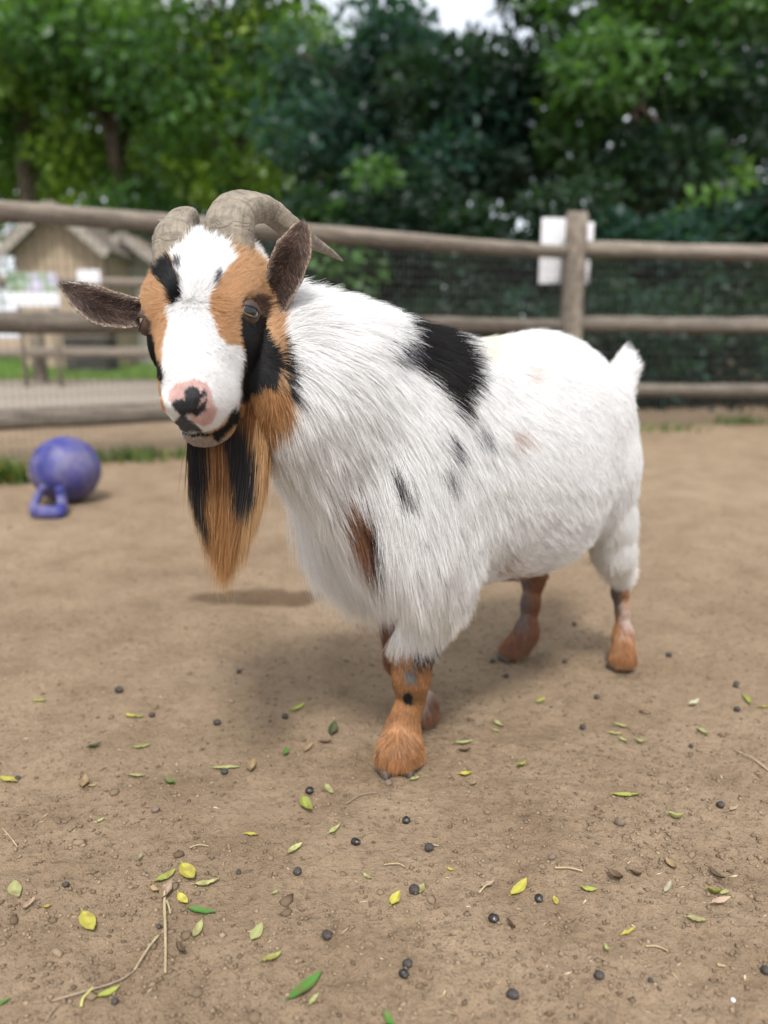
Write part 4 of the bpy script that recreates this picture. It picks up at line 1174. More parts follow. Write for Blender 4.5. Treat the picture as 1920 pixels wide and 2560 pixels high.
# ------------------------------------------------------------------ ears
def ear(cpx, hw, face_dir, th0, roll):
    nu, nv = 36, 25
    C = spline([unproj(a, b, Y=c) for a, b, c in cpx], nu); W_ = np.interp(np.linspace(0, len(hw) - 1, nu), range(len(hw)), hw)
    T = np.gradient(C, axis=0); T /= np.linalg.norm(T, axis=1)[:, None]
    G2 = []
    for lay in (0, 1):
        for i in range(nu):
            u = i / (nu - 1); z = np.array(face_dir, float); z -= T[i] * (z @ T[i]); z /= np.linalg.norm(z); x = np.cross(T[i], z)
            th = th0 * (1 - .45 * u)
            for j in range(nv):
                v = -1 + 2 * j / (nv - 1)
                a = v * th
                s_ = math.sin(a) / max(math.sin(min(th, 1.57)), .3); d = (1 - math.cos(a))
                rib = .0012 * math.sin(v * 9 + 1) * (1 - v * v) * min(1, 4 * u) * (1 - u)
                thk = .0030 * (1 - .85 * abs(v) ** 4) * (1 - .6 * u)
                G2.append(C[i] + W_[i] * (s_ * x + d * .9 * z) + z * (rib - .010 * math.sin(math.pi * u)) - z * thk * lay + roll * x * u * u)
    V = np.array(G2); Q = []
    m = nu * nv
    for i in range(nu - 1):
        for j in range(nv - 1):
            a = i * nv + j
            Q.append((a, a + 1, a + nv + 1, a + nv)); Q.append((m + a, m + a + nv, m + a + nv + 1, m + a + 1))
        for j in (0, nv - 1):
            a = i * nv + j; b = a + nv
            Q.append((a, b, m + b, m + a) if j == 0 else (a, m + a, m + b, b))
    for j in range(nv - 1):
        a = (nu - 1) * nv + j; Q.append((a, a + 1, m + a + 1, m + a))
    V = np.array(V); Qa = np.array(Q)
    V += (vnoise(V, 9, 2, 90) * .0008)[:, None]
    col = np.zeros((2 * m, 3))
    vv = np.tile(np.abs(np.linspace(-1, 1, nv)), nu); uu = np.repeat(np.linspace(0, 1, nu), nv)
    inner = np.array((.125, .085, .070))[None] * (1 + .7 * vnoise(V[:m], 4, 3, 70))[:, None]
    edge = np.clip((vv - .78) / .2, 0, 1)[:, None]
    col[:m] = inner * (1 - edge) + np.array((.48, .40, .33)) * edge
    col[m:] = np.array((.26, .17, .11))
    me = mesh('ear', V, Qa, M_skin); vcol(me, 'tint', np.clip(col, .01, 1))
    o = gl('ear', me)
    N, A = normals(V, Qa)
    # short down on both faces, longer hair inside and along the rim
    n = 7000
    P, Nn = sample(V, Qa, N, A, n)
    kd = KDTree(len(V)); [kd.insert(p, i) for i, p in enumerate(V)]; kd.balance()
    ix = np.array([kd.find(p)[1] for p in P]); iu, iv = (ix % m) // nv, ix % nv
    av = np.abs(-1 + 2 * iv / (nv - 1)); inn = ix < m
    D = T[iu] + RNG.normal(0, .22, (n, 3))
    sgn = np.sign(-1 + 2 * iv / (nv - 1))
    D += np.cross(T[iu], np.array(face_dir)) * (sgn * -.5 * inn)[:, None]
    L = np.where(inn, RNG.uniform(.003, .009, n), .005) * np.where(av > .85, .55, 1)
    Xe = strands(P, Nn, D, L, np.full(n, .28), 5, .1)
    cc = np.clip(col[ix] * np.where(inn & (RNG.random(n) < .22), 2.6, 1.0)[:, None] * RNG.uniform(.7, 1.3, (n, 1)), 0, .8)
    h_ = link('ear_hair', curves_obj('ear_hair', Xe, cc, np.full(n, .00019), M_hair), o)
    return o
ear([(684, 800, .885), (690, 745, .875), (708, 682, .862), (733, 622, .850), (757, 566, .852)], [.0125, .0170, .0225, .0210, .0090], (-.35, -.93, -.05), 1.15, .0)
ear([(352, 786, .862), (300, 776, .850), (245, 757, .835), (198, 734, .83), (160, 714, .83)], [.0150, .0205, .0205, .0145, .0030], (-.05, -.92, .40), 1.05, .0)

# ------------------------------------------------------------------ beard
def beard():
    n = 12000
    a = RNG.uniform(-1, 1, n); a = np.sign(a) * np.abs(a) ** .9; b = RNG.uniform(-1, 1, n)
    t = (a + 1) / 2
    rx = 468 + t * 208; ry = 1070 - RNG.uniform(0, 60, n) + np.clip(t - .55, 0, 1) * RNG.uniform(-160, 190, n)
    rY = .838 + t * .062 + b * .028 * (1 - a * a * .5)
    P = np.array([unproj(x, y, Y=Y) for x, y, Y in zip(rx, ry, rY)])
    # ends: towards one point, the outer hairs shorter
    ln = np.clip(1.02 - .36 * np.abs(a + .05) ** 1.6 + RNG.normal(0, .13, n), .2, 1.12)
    ln = ln * (1 - .42 * RNG.random(n) ** 1.6)
    tipx = 566 + a * 30 + RNG.normal(0, 7, n); tipY = .815 + b * .012
    E_ = np.array([unproj(x, 1450, Y=Y) for x, Y in zip(tipx, tipY)])
    mx = 478 + t * 188 + np.where(a > 0, -4 * t, 6 * (1 - t)); mY = rY * .55 + tipY * .45
    M_ = np.array([unproj(x, 1262, Y=Y) for x, Y in zip(mx * .94 + 567 * .06, mY)])
    X = np.empty((n, 9, 3))
    for i in range(9):
        s_ = (i / 8 * ln)[:, None]
        X[:, i] = (1 - s_) ** 2 * P + 2 * s_ * (1 - s_) * M_ + s_ * s_ * E_
    wob = np.stack([vnoise(P * 1, 30 + k, 2, 55) for k in range(3)], 1)
    tt = np.linspace(0, 1, 9)[None, :, None]
    X += wob[:, None, :] * tt ** 1.5 * .013 + RNG.normal(0, 1, (n, 1, 3)) * np.where(RNG.random(n) < .07, .011, .0034)[:, None, None] * tt
    keys = RNG.choice(n, 420, replace=False)
    X = clump(X, P, keys, RNG.uniform(.2, .7, n), 1.3)
    q = proj(X)
    C = np.empty((n, 9, 3))
    tone = RNG.uniform(.65, 1.35, n)[:, None, None]
    dn = np.clip((q[..., 1] - 1080) / 350, 0, 1)[..., None]
    C[:] = np.array((.26, .095, .022)) * (1 - dn) + np.array((.40, .205, .070)) * dn
    C *= tone
    lt = RNG.random(n) < .12; C[lt] = np.array((.55, .34, .15))
    rim = (q[..., 0] > 632 - .12 * (q[..., 1] - 1100)); C[rim] = np.array((.60, .37, .17)) * .9
    bl = np.array([(542, 1050), (604, 1060), (622, 1085), (640, 1175), (638, 1260), (612, 1310), (584, 1300), (574, 1200), (558, 1110)], float)
    b2 = np.array([(455, 1080), (522, 1090), (520, 1180), (512, 1280), (530, 1390), (500, 1340), (470, 1260), (455, 1150)], float)
    qq = q + RNG.normal(0, 7, (n, 1, 2))
    for pol in (bl, b2):
        m = inpoly(qq.reshape(-1, 2), pol).reshape(n, 9); C[m] = (.014, .011, .010)
    cu = curves_obj('beard', X, C[:, 3], np.full(n, .00022) * RNG.uniform(.7, 1.2, n), M_hair, .15)
    cu.attributes.remove(cu.attributes['tint'])
    at = cu.attributes.new('tint', 'FLOAT_COLOR', 'POINT')
    at.data.foreach_set('color', np.concatenate([np.clip(C, 0, .9), np.ones((n, 9, 1))], 2).reshape(-1).astype(np.float32))
    return gl('beard', cu)
beard()

# ------------------------------------------------------------------ whiskers-thin hooves
M_hoof = NT('hoof')
_n = M_hoof.noise(260, 4, .6, M_hoof.coord())
M_hoof.link(M_hoof.ramp(_n, [(.3, (.022, .018, .015)), (.7, (.095, .078, .062))]), M_hoof.b.inputs['Base Color'])
M_hoof.link(M_hoof.bump(_n, .4, .002), M_hoof.b.inputs['Normal']); M_hoof.b.inputs['Roughness'].default_value = .6
def claw():
    V, Fc = uv_sphere(1, 18, 12); V = V.copy()
    V[:, 1] = np.where(V[:, 1] > 0, V[:, 1] * 1.25, V[:, 1])          # +y is the toe
    V[:, 0] *= 1 - .35 * np.clip(V[:, 1], 0, 1.3)
    V[:, 2] = np.where(V[:, 2] < -.25, -.25, V[:, 2]); V[:, 2] += .25
    V[:, 2] *= 1 - .35 * np.clip(V[:, 1], 0, 1.25)
    return V * np.array((.0120, .0190, .0150)), Fc
cv, cf = claw(); claw_me = mesh('hoof', cv, cf, M_hoof.m)
for h_, ang, wd in ((FLh, -172, .0148), (FRh, -160, .0135), (HLh, -158, .0140), (HRh, -140, .0145)):
    # toe direction measured as rotation of +y
    for q in (-1, 1):
        o = gl('hoof', claw_me)
        d = rotz((0, 1, 0), R(ang)); s_ = rotz((1, 0, 0), R(ang))
        p = h_ * [1, 1, 0] + d * (-.003 if h_ is FLh else -.013) + s_ * q * wd
        o.matrix_basis = Matrix.Translation(Vector((p[0], p[1], -.001))) @ Matrix.Rotation(R(ang + q * -5), 4, 'Z') @ Matrix.Scale(1.0 if h_ is FLh else .72, 4)
# ================================================================== fallen leaves, droppings, straws on the dirt
def S6(x, y): return (x / 1.728, 1700 + y / 1.728)          # left lower quarter of the photograph
def S7(x, y): return (960 + x / 1.728, 1700 + y / 1.728)    # right lower quarter
def gpt(p, lift=0.0):
    q = unproj(p[0], p[1], z=0.0); q[2] = gh(q[0], q[1])[0] + lift
    return q
LC_ = {'Y': (.54, .49, .09), 'YG': (.36, .40, .085), 'PG': (.44, .45, .19), 'G': (.10, .25, .045), 'D': (.055, .085, .035), 'T': (.40, .29, .16), 'P': (.46, .34, .24), 'B': (.17, .115, .075), 'W': (.50, .47, .33)}
M_fallen = leafy_mat('fallen_leaf', .22, .55)
def fallen(f, x, y, ln, an, col, wr, curl, label, spots=.25, name='fallen_leaf', grp='fallen leaves on the dirt'):
    c = np.array(f(x, y)); a = R(an); d = np.array([math.cos(a), -math.sin(a)]) * ln / 1.728 / 2
    p0, p1 = gpt(c - d), gpt(c + d); L = np.linalg.norm(p1 - p0); ax = (p1 - p0) / L
    L = min(L, .066); wr *= .86; L *= 1.12; mid = (p0 + p1) / 2
    sd = np.array([-ax[1], ax[0], 0]); sd /= np.linalg.norm(sd); up = np.cross(ax, sd)
    r = np.random.default_rng(int(x * 7 + y * 13)); nu, nv = 11, 5
    V, T = [], []
    bend = r.uniform(-.25, .25); tw = r.uniform(-.35, .35)
    for i in range(nu):
        u = i / (nu - 1); w_ = wr * L * .5 * (math.sin(math.pi * min(u * 1.02, 1)) ** .75) * (1.12 - .35 * u) + .0004
        for j in range(nv):
            v = -1 + j * .5
            e = .0022 * (1 if True else 0) + curl * L * (.45 * (2 * u - 1) ** 2 * (1 if u > .5 else .5) + .30 * abs(v) * (w_ / (wr * L * .5)) ** .7) + tw * w_ * v * (u - .5) + r.normal(0, .0004)
            V.append(mid + ax * (u - .5) * L * (1 - .25 * curl) + sd * (w_ * v * (1 - .2 * curl) + bend * L * (.25 - (u - .5) ** 2)) + up * abs(e))
            T.append((u, v))
    V = np.array(V); T = np.array(T)
    F_ = [(i * nv + j, i * nv + j + 1, (i + 1) * nv + j + 1, (i + 1) * nv + j) for i in range(nu - 1) for j in range(nv - 1)]
    C = np.tile(np.array(LC_[col], float), (len(V), 1)) * r.uniform(.68, .95)
    C[np.abs(T[:, 1]) < .1] *= 1.18
    n = vnoise(V, int(x) % 50, 2, 160); sp = np.clip((n - .25 + spots * .6) * 4, 0, 1)[:, None] * min(1, spots * 2)
    C = C * (1 - sp) + np.array((.19, .11, .055)) * sp
    # a thin body: lower skin a fraction below
    m = len(V); V2 = np.concatenate([V, V - up * .0005])
    F2 = F_ + [tuple(k + m for k in q[::-1]) for q in F_]
    st, sf_ = tube([V[2], V[2] - ax * L * .14 + up * .001], [.0006, .0004], 5)
    VV, FF = join([(V2, F2), (st, sf_)])
    me = mesh(name, VV, FF, M_fallen); vcol(me, 'tint', np.clip(np.concatenate([C, C * .8, np.tile(C[2] * .8, (len(st), 1))]), 0, 1))
    tag(link(name, me), label, 'leaf', grp)
FL_ = [
 (S6, 35, 430, 75, -12, 'Y', .36, .1, 'yellow leaf at the left edge beside a dark dropping'),
 (S6, 72, 902, 62, -70, 'PG', .55, .1, 'pale yellow-green oval leaf near the left edge, above a tan curled one'),
 (S6, 125, 980, 74, 45, 'P', .40, .5, 'tan curled leaf with a yellow tip near the left edge'),
 (S6, 206, 978, 34, 15, 'Y', .55, .3, 'small yellow leaf fragment right of a tan curled leaf'),
 (S6, 382, 1047, 92, -62, 'Y', .50, .2, 'broad bright yellow leaf with a brown stain, left of the long straw'),
 (S6, 712, 845, 98, 32, 'YG', .42, .2, 'black-spotted yellow-green leaf above the head of the long straw'),
 (S6, 812, 834, 88, -55, 'Y', .55, .35, 'yellow leaf with a pinkish brown patch above the straw, right of the spotted one'),
 (S6, 897, 868, 104, 10, 'PG', .30, .2, 'long pale yellow-green leaf right of the straw cluster'),
 (S6, 790, 936, 54, -48, 'Y', .50, .2, 'short yellow leaf just right of the straw head'),
 (S6, 722, 918, 84, 55, 'P', .55, .6, 'curled dry pinkish brown leaf lying over the head of the straw'),
 (S6, 670, 905, 50, -25, 'T', .40, .5, 'torn tan leaf scrap left of the straw head'),
 (S6, 872, 995, 112, -10, 'G', .26, .15, 'narrow dark green leaf right of the long straw'),
 (S6, 855, 1070, 80, 66, 'PG', .36, .1, 'pale green leaf pointing up, below the narrow dark green leaf'),
 (S6, 1108, 1085, 82, 62, 'PG', .52, .1, 'greyish pale green oval leaf right of the straw, below the middle', .1),
 (S6, 1176, 1205, 84, 18, 'YG', .40, .3, 'folded yellow-green leaf above the large green leaf'),
 (S6, 1320, 1328, 178, 42, 'G', .28, .15, 'large bright green leaf with a brown edge at the bottom'),
 (S6, 1355, 1375, 56, 50, 'PG', .35, .2, 'thin pale green leaf scrap beside the large green leaf'),
 (S6, 468, 1350, 96, 26, 'YG', .40, .2, 'bright yellow-green leaf near the bottom, right of the yellow stem'),
 (S6, 1085, 664, 54, -6, 'Y', .34, .2, 'small yellow leaf alone on bare dirt, left of a shiny dropping'),
 (S6, 1275, 732, 70, 32, 'PG', .44, .3, 'pale yellow-green leaf with a point, below the curled green and yellow leaf'),
 (S6, 1445, 652, 58, 38, 'PG', .30, .3, 'slim pale leaf left of the shiny oval dropping'),
 (S6, 1328, 545, 74, -58, 'YG', .46, .45, 'green and yellow curled leaf with a bite, below a round dropping'),
 (S6, 1422, 470, 44, -50, 'PG', .45, .2, 'small pale leaf right of the round dropping'),
 (S6, 592, 409, 62, -2, 'PG', .30, .2, 'thin pale leaf on the left, level with the yellow edge leaf'),
 (S6, 733, 443, 46, -25, 'G', .50, .5, 'small crumpled green leaf on the left half of the dirt'),
 (S6, 976, 378, 106, 3, 'PG', .22, .1, 'long pale leaf lying under a dark dropping'),
 (S6, 1090, 382, 56, 70, 'T', .40, .5, 'dry tan leaf scrap right of the dropping on the pale leaf'),
 (S6, 435, 605, 36, 30, 'PG', .45, .3, 'tiny grey-green leaf in the left middle of the dirt'),
 (S6, 612, 286, 70, 8, 'YG', .24, .2, 'narrow yellow leaf in the upper left of the dirt'),
 (S6, 408, 292, 62, 18, 'D', .34, .5, 'dark olive folded leaf left of the narrow yellow leaf'),
 (S6, 566, 154, 44, -12, 'Y', .40, .2, 'left one of two touching yellow leaves far left of the hooves'),
 (S6, 600, 158, 40, 6, 'YG', .40, .2, 'right one of two touching yellow leaves far left of the hooves'),
 (S6, 1285, 118, 70, 24, 'YG', .28, .2, 'yellow-green leaf beside a dropping in the goat\'s shadow'),
 (S6, 1440, 212, 50, 70, 'D', .50, .4, 'dark green leaf upright in the dirt, left of the front hoof'),
 (S6, 1335, 285, 52, 38, 'T', .36, .3, 'orange-tan leaf left of the front hoof'),
 (S6, 1408, 266, 58, 0, 'B', .26, .5, 'brown curved leaf left of the front hoof, above the orange-tan one'),
 (S6, 1236, 306, 32, 60, 'G', .50, .3, 'small green leaf scrap left of the orange-tan leaf'),
 (S6, 362, 442, 50, 70, 'T', .55, .5, 'crumpled tan leaf on the left, beneath the thin pale leaf'),
 (S6, 396, 452, 40, 14, 'T', .28, .3, 'slim tan leaf touching the crumpled tan leaf'),
 (S6, 172, 88, 60, 8, 'YG', .25, .2, 'blurred yellow-green leaf in the upper left of the dirt'),
 (S6, 18, 1392, 60, 30, 'G', .35, .2, 'green leaf cut by the left edge near the bottom corner'),
 (S6, 606, 772, 36, 60, 'W', .28, .8, 'whitish curled leaf strip above the straw cluster'),
 (S6, 1190, 915, 28, 20, 'PG', .45, .1, 'tiny pale leaf right of the short yellow leaf'),
 (S6, 1588, 850, 40, -35, 'PG', .30, .1, 'small faint green leaf left of the crusted dropping'),
 (S6, 783, 1165, 66, -55, 'B', .35, .7, 'dark curled leaf strip right of the lower end of the straw'),
 (S7, 356, 402, 56, -5, 'Y', .48, .3, 'bright yellow jagged leaf right of the front hoof'),
 (S7, 594, 372, 46, 10, 'YG', .40, .8, 'curled yellow-green leaf right of the jagged yellow leaf'),
 (S7, 582, 900, 82, 42, 'Y', .42, .1, 'smooth bright yellow leaf left of a glossy black dropping', .05),
 (S7, 885, 913, 72, -12, 'YG', .46, .3, 'yellow-green leaf with a brown end, right of the glossy dropping'),
 (S7, 740, 950, 34, -75, 'Y', .50, .1, 'little yellow leaf between the glossy dropping and the brown-ended leaf'),
 (S7, 50, 945, 62, 55, 'Y', .60, .4, 'yellow leaf with a brown fold below the crusted dropping'),
 (S7, 156, 908, 48, 50, 'PG', .55, .2, 'greyish green leaf against the crusted dropping'),
 (S7, 1048, 505, 104, -6, 'YG', .26, .2, 'long yellow-green leaf on the right, above the reddish clod'),
 (S7, 1056, 1096, 50, 12, 'Y', .36, .3, 'yellow leaf in the lower right, above the pale crescent strip'),
 (S7, 1352, 1047, 92, -12, 'PG', .36, .4, 'pale yellow leaf with rolled edges at the right'),
 (S7, 1455, 965, 86, 16, 'P', .34, .4, 'pinkish tan long leaf above the pale rolled-edge leaf'),
 (S7, 1425, 918, 70, -20, 'YG', .30, .9, 'green and yellow leaf curled into an arch near the right edge'),
 (S7, 1474, 915, 38, 10, 'PG', .50, .2, 'small pale leaf touching the arched leaf'),
 (S7, 1240, 805, 70, -50, 'T', .50, .5, 'torn tan leaf with three points in the right half'),
 (S7, 1225, 893, 48, 55, 'W', .34, .3, 'pale tan leaf below the torn three-pointed leaf'),
 (S7, 1436, 836, 86, -32, 'B', .28, .5, 'brown dry leaf strip above the arched leaf'),
 (S7, 962, 1185, 48, -70, 'PG', .36, .8, 'pale crescent leaf strip in the lower right'),
 (S7, 1260, 594, 76, -12, 'PG', .22, .8, 'thin pale crescent leaf right of the reddish clod'),
 (S7, 498, 178, 50, -40, 'PG', .28, .2, 'pale leaf up and right of the front hooves, left of the dark pellet'),
 (S7, 486, 208, 36, -20, 'PG', .34, .2, 'small pale leaf just under the slanted pale leaf near the front hooves'),
 (S7, 676, 80, 40, 30, 'YG', .40, .2, 'blurred yellow leaf between front and hind hooves'),
 (S7, 1340, 98, 46, 20, 'W', .45, .6, 'whitish folded leaf below the hind hoof on the right'),
 (S7, 1566, 86, 48, -50, 'YG', .30, .2, 'yellow-green leaf in the upper right of the dirt'),
 (S7, 1640, 114, 44, 0, 'Y', .30, .2, 'yellow leaf at the right edge behind the goat'),
 (S7, 1000, 226, 60, -5, 'PG', .28, .3, 'pale leaf, lowest left of a loose cluster on the right'),
 (S7, 1025, 190, 66, -14, 'PG', .28, .2, 'pale leaf at the top of the loose cluster on the right'),
 (S7, 1036, 252, 42, -30, 'PG', .34, .2, 'pale slanted leaf at the bottom of the loose cluster on the right'),
 (S7, 1106, 260, 56, -12, 'PG', .36, .6, 'yellowish folded leaf at the right of the loose cluster'),
 (S7, 1380, 216, 60, -30, 'PG', .32, .4, 'pale folded leaf beneath the hind leg, near the right side'),
 (S7, 345, 266, 80, 6, 'PG', .22, .2, 'pale green leaf beside the fetlock of the front leg'),
 (S7, 350, 299, 56, -4, 'B', .30, .6, 'olive-brown curled leaf under the pale one beside the front leg'),
 (S7, 1000, 862, 92, -42, 'B', .45, .6, 'grey-brown dead leaf half sunk in the rough dirt on the right'),
 (S7, 1085, 850, 62, -28, 'B', .30, .8, 'dark brown curled strip right of the dead leaf'),
 (S7, 445, 900, 64, 24, 'P', .42, .5, 'pale torn leaf scrap left of the smooth yellow leaf'),
 (S7, 20, 1468, 70, -55, 'G', .45, .3, 'green leaf cut by the bottom edge in the middle'),
 (S7, 1512, 553, 40, 20, 'P', .30, .5, 'pinkish scrap right of the pellet near the right edge'),
 (S7, 287, 832, 24, -10, 'Y', .50, .1, 'tiny yellow leaf above the smooth yellow leaf'),
 (S7, 388, 442, 34, 15, 'T', .30, .6, 'small tan curl under the jagged yellow leaf'),
 (S7, 130, 428, 40, 25, 'PG', .45, .2, 'faint grey-green leaf just below the front hoof'),
 (S7, 548, 1078, 60, -50, 'B', .22, .8, 'thin dark strip right of the oval black dropping'),
]
for e in FL_: fallen(*e)

# ------------------------------------------------------------------ droppings
M_drop = NT('dropping'); _n = M_drop.noise(150, 3, .6, M_drop.coord())
M_drop.link(M_drop.ramp(_n, [(.35, (.010, .009, .008)), (.60, (.022, .020, .018)), (.70, (.16, .14, .12))]), M_drop.b.inputs['Base Color'])
M_drop.b.inputs['Roughness'].default_value = .28; M_drop.link(M_drop.bump(_n, .3, .001), M_drop.b.inputs['Normal'])
M_dry = NT('dry_dropping'); _n = M_dry.noise(170, 4, .65, M_dry.coord())
M_dry.link(M_dry.ramp(_n, [(.32, (.018, .015, .013)), (.6, (.05, .042, .036)), (.75, (.20, .16, .12))]), M_dry.b.inputs['Base Color'])
M_dry.b.inputs['Roughness'].default_value = .7; M_dry.link(M_dry.bump(_n, .6, .002), M_dry.b.inputs['Normal'])
M_clod = plain_mat('clod', (.12, .082, .06), (.20, .145, .105), 90)
def lump(f, x, y, wpx, el, an, mat, label, name, cat, grp, rough_=.17):
    p = gpt(f(x, y + wpx * .3)); d = (p[1] * _cp + (CAM_Z - p[2]) * _sp); rr_ = wpx / 1.728 / 2 * d / FPX
    v, fc_ = uv_sphere(1, 18, 12); v = np.array(v)
    v *= (1 + rough_ * vnoise(v + x * .37, int(y) % 40, 2, 1.6))[:, None]
    v = v * np.array([rr_, rr_ * el, rr_ * .86]); v = np.stack([rotz(q, R(an)) for q in v])
    o = link(name, mesh(name, v, fc_, mat)); o.location = (p[0], p[1], p[2] + rr_ * .66); tag(o, label, cat, grp)
DR = [
 (S6, 970, 388, 32, 1.1, 0, 1, 'dark dropping sitting on a long pale leaf'),
 (S6, 1336, 472, 38, .95, 20, 0, 'round shiny dropping above the curled green and yellow leaf'),
 (S6, 1537, 690, 36, 1.25, 70, 0, 'shiny oval dropping standing in bare dirt left of centre'),
 (S6, 1412, 1096, 44, 1.0, 10, 1, 'flaky dropping crusted with dirt, right of the greyish oval leaf'),
 (S6, 656, 140, 26, 1.0, 0, 1, 'dull dropping right of the two touching yellow leaves'),
 (S6, 1231, 143, 28, 1.0, 0, 1, 'dropping below the yellow-green leaf in the goat\'s shadow'),
 (S6, 686, 1048, 22, 1.0, 0, 1, 'small brown dropping left of the long straw'),
 (S6, 1030, 818, 20, 1.2, 0, 1, 'small grey dropping right of the yellow leaf with the pinkish patch'),
 (S6, 76, 410, 26, .8, 0, 1, 'dull dropping behind the yellow leaf at the left edge'),
 (S6, 495, 1382, 34, .9, 10, 1, 'crumbling brown dropping under the bright yellow-green leaf'),
 (S6, 285, 888, 30, .7, 10, 1, 'flattened dark dropping left of the straw cluster'),
 (S6, 515, 36, 38, .7, 0, 1, 'blurred dark dropping in the upper left of the dirt'),
 (S6, 938, 168, 34, .7, 0, 1, 'brown flattened dropping left of the goat\'s shadow'),
 (S6, 1285, 825, 40, .8, 30, 1, 'brown clumped dropping in the lower middle'),
 (S7, 97, 596, 36, 1.05, -50, 0, 'shiny dropping below the front hoof, a little to the right'),
 (S7, 130, 898, 48, .95, 0, 1, 'crusted dropping with pale specks beside a greyish green leaf'),
 (S7, 474, 1036, 42, 1.15, 80, 0, 'oval black glossy dropping in the lower middle'),
 (S7, 669, 930, 38, 1.1, -40, 0, 'glossy black dropping between two yellow leaves'),
 (S7, 102, 1228, 44, .9, 10, 1, 'dusty upper dropping of a touching pair at the bottom'),
 (S7, 85, 1273, 46, .85, -10, 0, 'glossy lower dropping of a touching pair at the bottom'),
 (S7, 556, 1345, 46, 1.25, 80, 1, 'grey dusty dropping at the bottom, right of the pair'),
 (S7, 928, 1278, 44, 1.0, 0, 1, 'dark dropping with a dusty side in the lower right'),
 (S7, 1453, 537, 34, .95, 0, 1, 'dark pellet near the right edge with a pale straw behind it'),
 (S7, 921, 56, 26, .8, 0, 1, 'dark dropping on the dirt between the front and hind legs'),
 (S7, 860, 187, 28, .95, 0, 1, 'dark pellet left of the loose leaf cluster'),
 (S7, 1522, 12, 24, .9, 0, 1, 'dark dropping below and right of the hind hoof'),
 (S7, 1526, 118, 28, .9, 0, 1, 'reddish dropping at the right, beside a yellow-green leaf'),
 (S7, 1650, 1236, 40, 1.0, 0, 1, 'dark dropping cut by the right edge near the bottom'),
 (S7, 1329, 265, 20, 1.0, 0, 1, 'small dark pellet right of the loose leaf cluster'),
 (S7, 195, 718, 44, .8, 20, 1, 'crumbled dropping with a straw, below the shiny one'),
 (S7, 1150, 1305, 22, .8, 0, 1, 'small brown dropping in the lower right corner area'),
]
for f, x, y, w_, el, an, dry, lb in DR: lump(f, x, y, w_, el, an, (M_drop.m, M_dry.m)[dry], lb, 'dropping', 'dropping', 'goat droppings scattered on the dirt')
# blurred ones round the hind hooves
for x, y, w_, lb in ((1232, 1644, 14, 'dropping against the far hind hoof, on its left'), (1266, 1683, 13, 'dropping below the far hind hoof'), (1412, 1648, 13, 'dropping between the two hind hooves'),
                     (1436, 1553, 13, 'dropping on the dirt between the hind legs, further back'), (1672, 1634, 16, 'dropping right of the near hind hoof'), (598, 1676, 14, 'dropping left of the goat in the blurred dirt'), (1840, 1708, 14, 'dropping on the far right behind the yellow leaf')):
    lump(lambda a, b: (a, b), x, y, w_ * 1.728, .9, 0, M_dry.m, lb, 'dropping', 'dropping', 'goat droppings scattered on the dirt')
lump(S7, 20, 436, 34, .9, 0, M_clod, 'reddish clod just below the front hoof', 'dirt_clod', 'clod', None, .25)
lump(S7, 1018, 600, 46, .7, -20, M_clod, 'flat reddish clod right of the middle, below the long yellow-green leaf', 'dirt_clod', 'clod', None, .25)
lump(S7, 728, 758, 38, .6, 20, M_clod, 'reddish brown clod above the glossy black dropping', 'dirt_clod', 'clod', None, .25)
lump(S7, 1510, 1362, 20, 1.0, 0, M_white.m, 'small white pebble in the lower right', 'pebble', 'pebble', None, .2)
lump(S6, 672, 548, 36, .8, 0, M_clod, 'dark crumbly clod below the small crumpled green leaf', 'dirt_clod', 'clod', None, .35)

# ------------------------------------------------------------------ straws and roots
M_straw = plain_mat('straw', (.30, .225, .125), (.44, .36, .21), 60)
M_stem = plain_mat('green_stem', (.36, .36, .10), (.50, .46, .16), 60)
M_root = plain_mat('root', (.19, .14, .095), (.29, .22, .155), 60)
def stalk(f, pts, r0, mat, label, lift=.0025, name='straw'):
    P = spline([gpt(f(*p), lift + (.002 if 0 < i < len(pts) - 1 else 0)) for i, p in enumerate(pts)], 6 * len(pts))
    v, fc_ = tube(P, np.linspace(r0, r0 * .7, len(P)), 6)
    tag(link(name, mesh(name, v, fc_, mat)), label, name)
stalk(S6, [(710, 880), (712, 1000), (716, 1130), (714, 1262)], .0018, M_straw, 'long straight straw stalk under the curled leaf cluster')
stalk(S6, [(686, 1095), (640, 1165), (582, 1255)], .0012, M_straw, 'thin straw slanting left of the long stalk')
stalk(S6, [(676, 1100), (634, 1172), (600, 1222)], .0010, M_straw, 'second thin straw lying against the slanting one')
stalk(S6, [(226, 1392), (360, 1355), (470, 1322), (545, 1285), (600, 1228)], .0013, M_root, 'pale long root curving along the bottom left', .0015, 'root')
stalk(S6, [(350, 1416), (362, 1385), (402, 1340)], .0014, M_stem, 'short yellow stem crossing under the pale root')
stalk(S6, [(10, 640), (45, 690), (76, 726)], .0008, M_straw, 'fine straw near the left edge')
stalk(S6, [(198, 1480), (225, 1445), (256, 1410)], .0010, M_root, 'thin rootlet in the bottom left corner', .002, 'root')
stalk(S6, [(820, 725), (860, 716), (902, 711)], .0009, M_straw, 'short fine straw left of the pale pointed leaf')
stalk(S6, [(718, 950), (728, 975), (736, 1005)], .0014, M_straw, 'short broken straw beside the top of the long stalk')
stalk(S6, [(1500, 535), (1560, 497), (1630, 494)], .0009, M_root, 'bent rootlet left of the shiny dropping below the hoof', .002, 'root')
stalk(S7, [(1530, 300), (1590, 342), (1662, 394)], .0016, M_straw, 'straw stalk at the right edge')
stalk(S7, [(738, 826), (800, 830), (858, 832)], .0013, M_straw, 'straw lying level right of the smooth yellow leaf')
stalk(S7, [(1130, 1156), (1180, 1164), (1226, 1178)], .0009, M_straw, 'fine straw in the lower right')
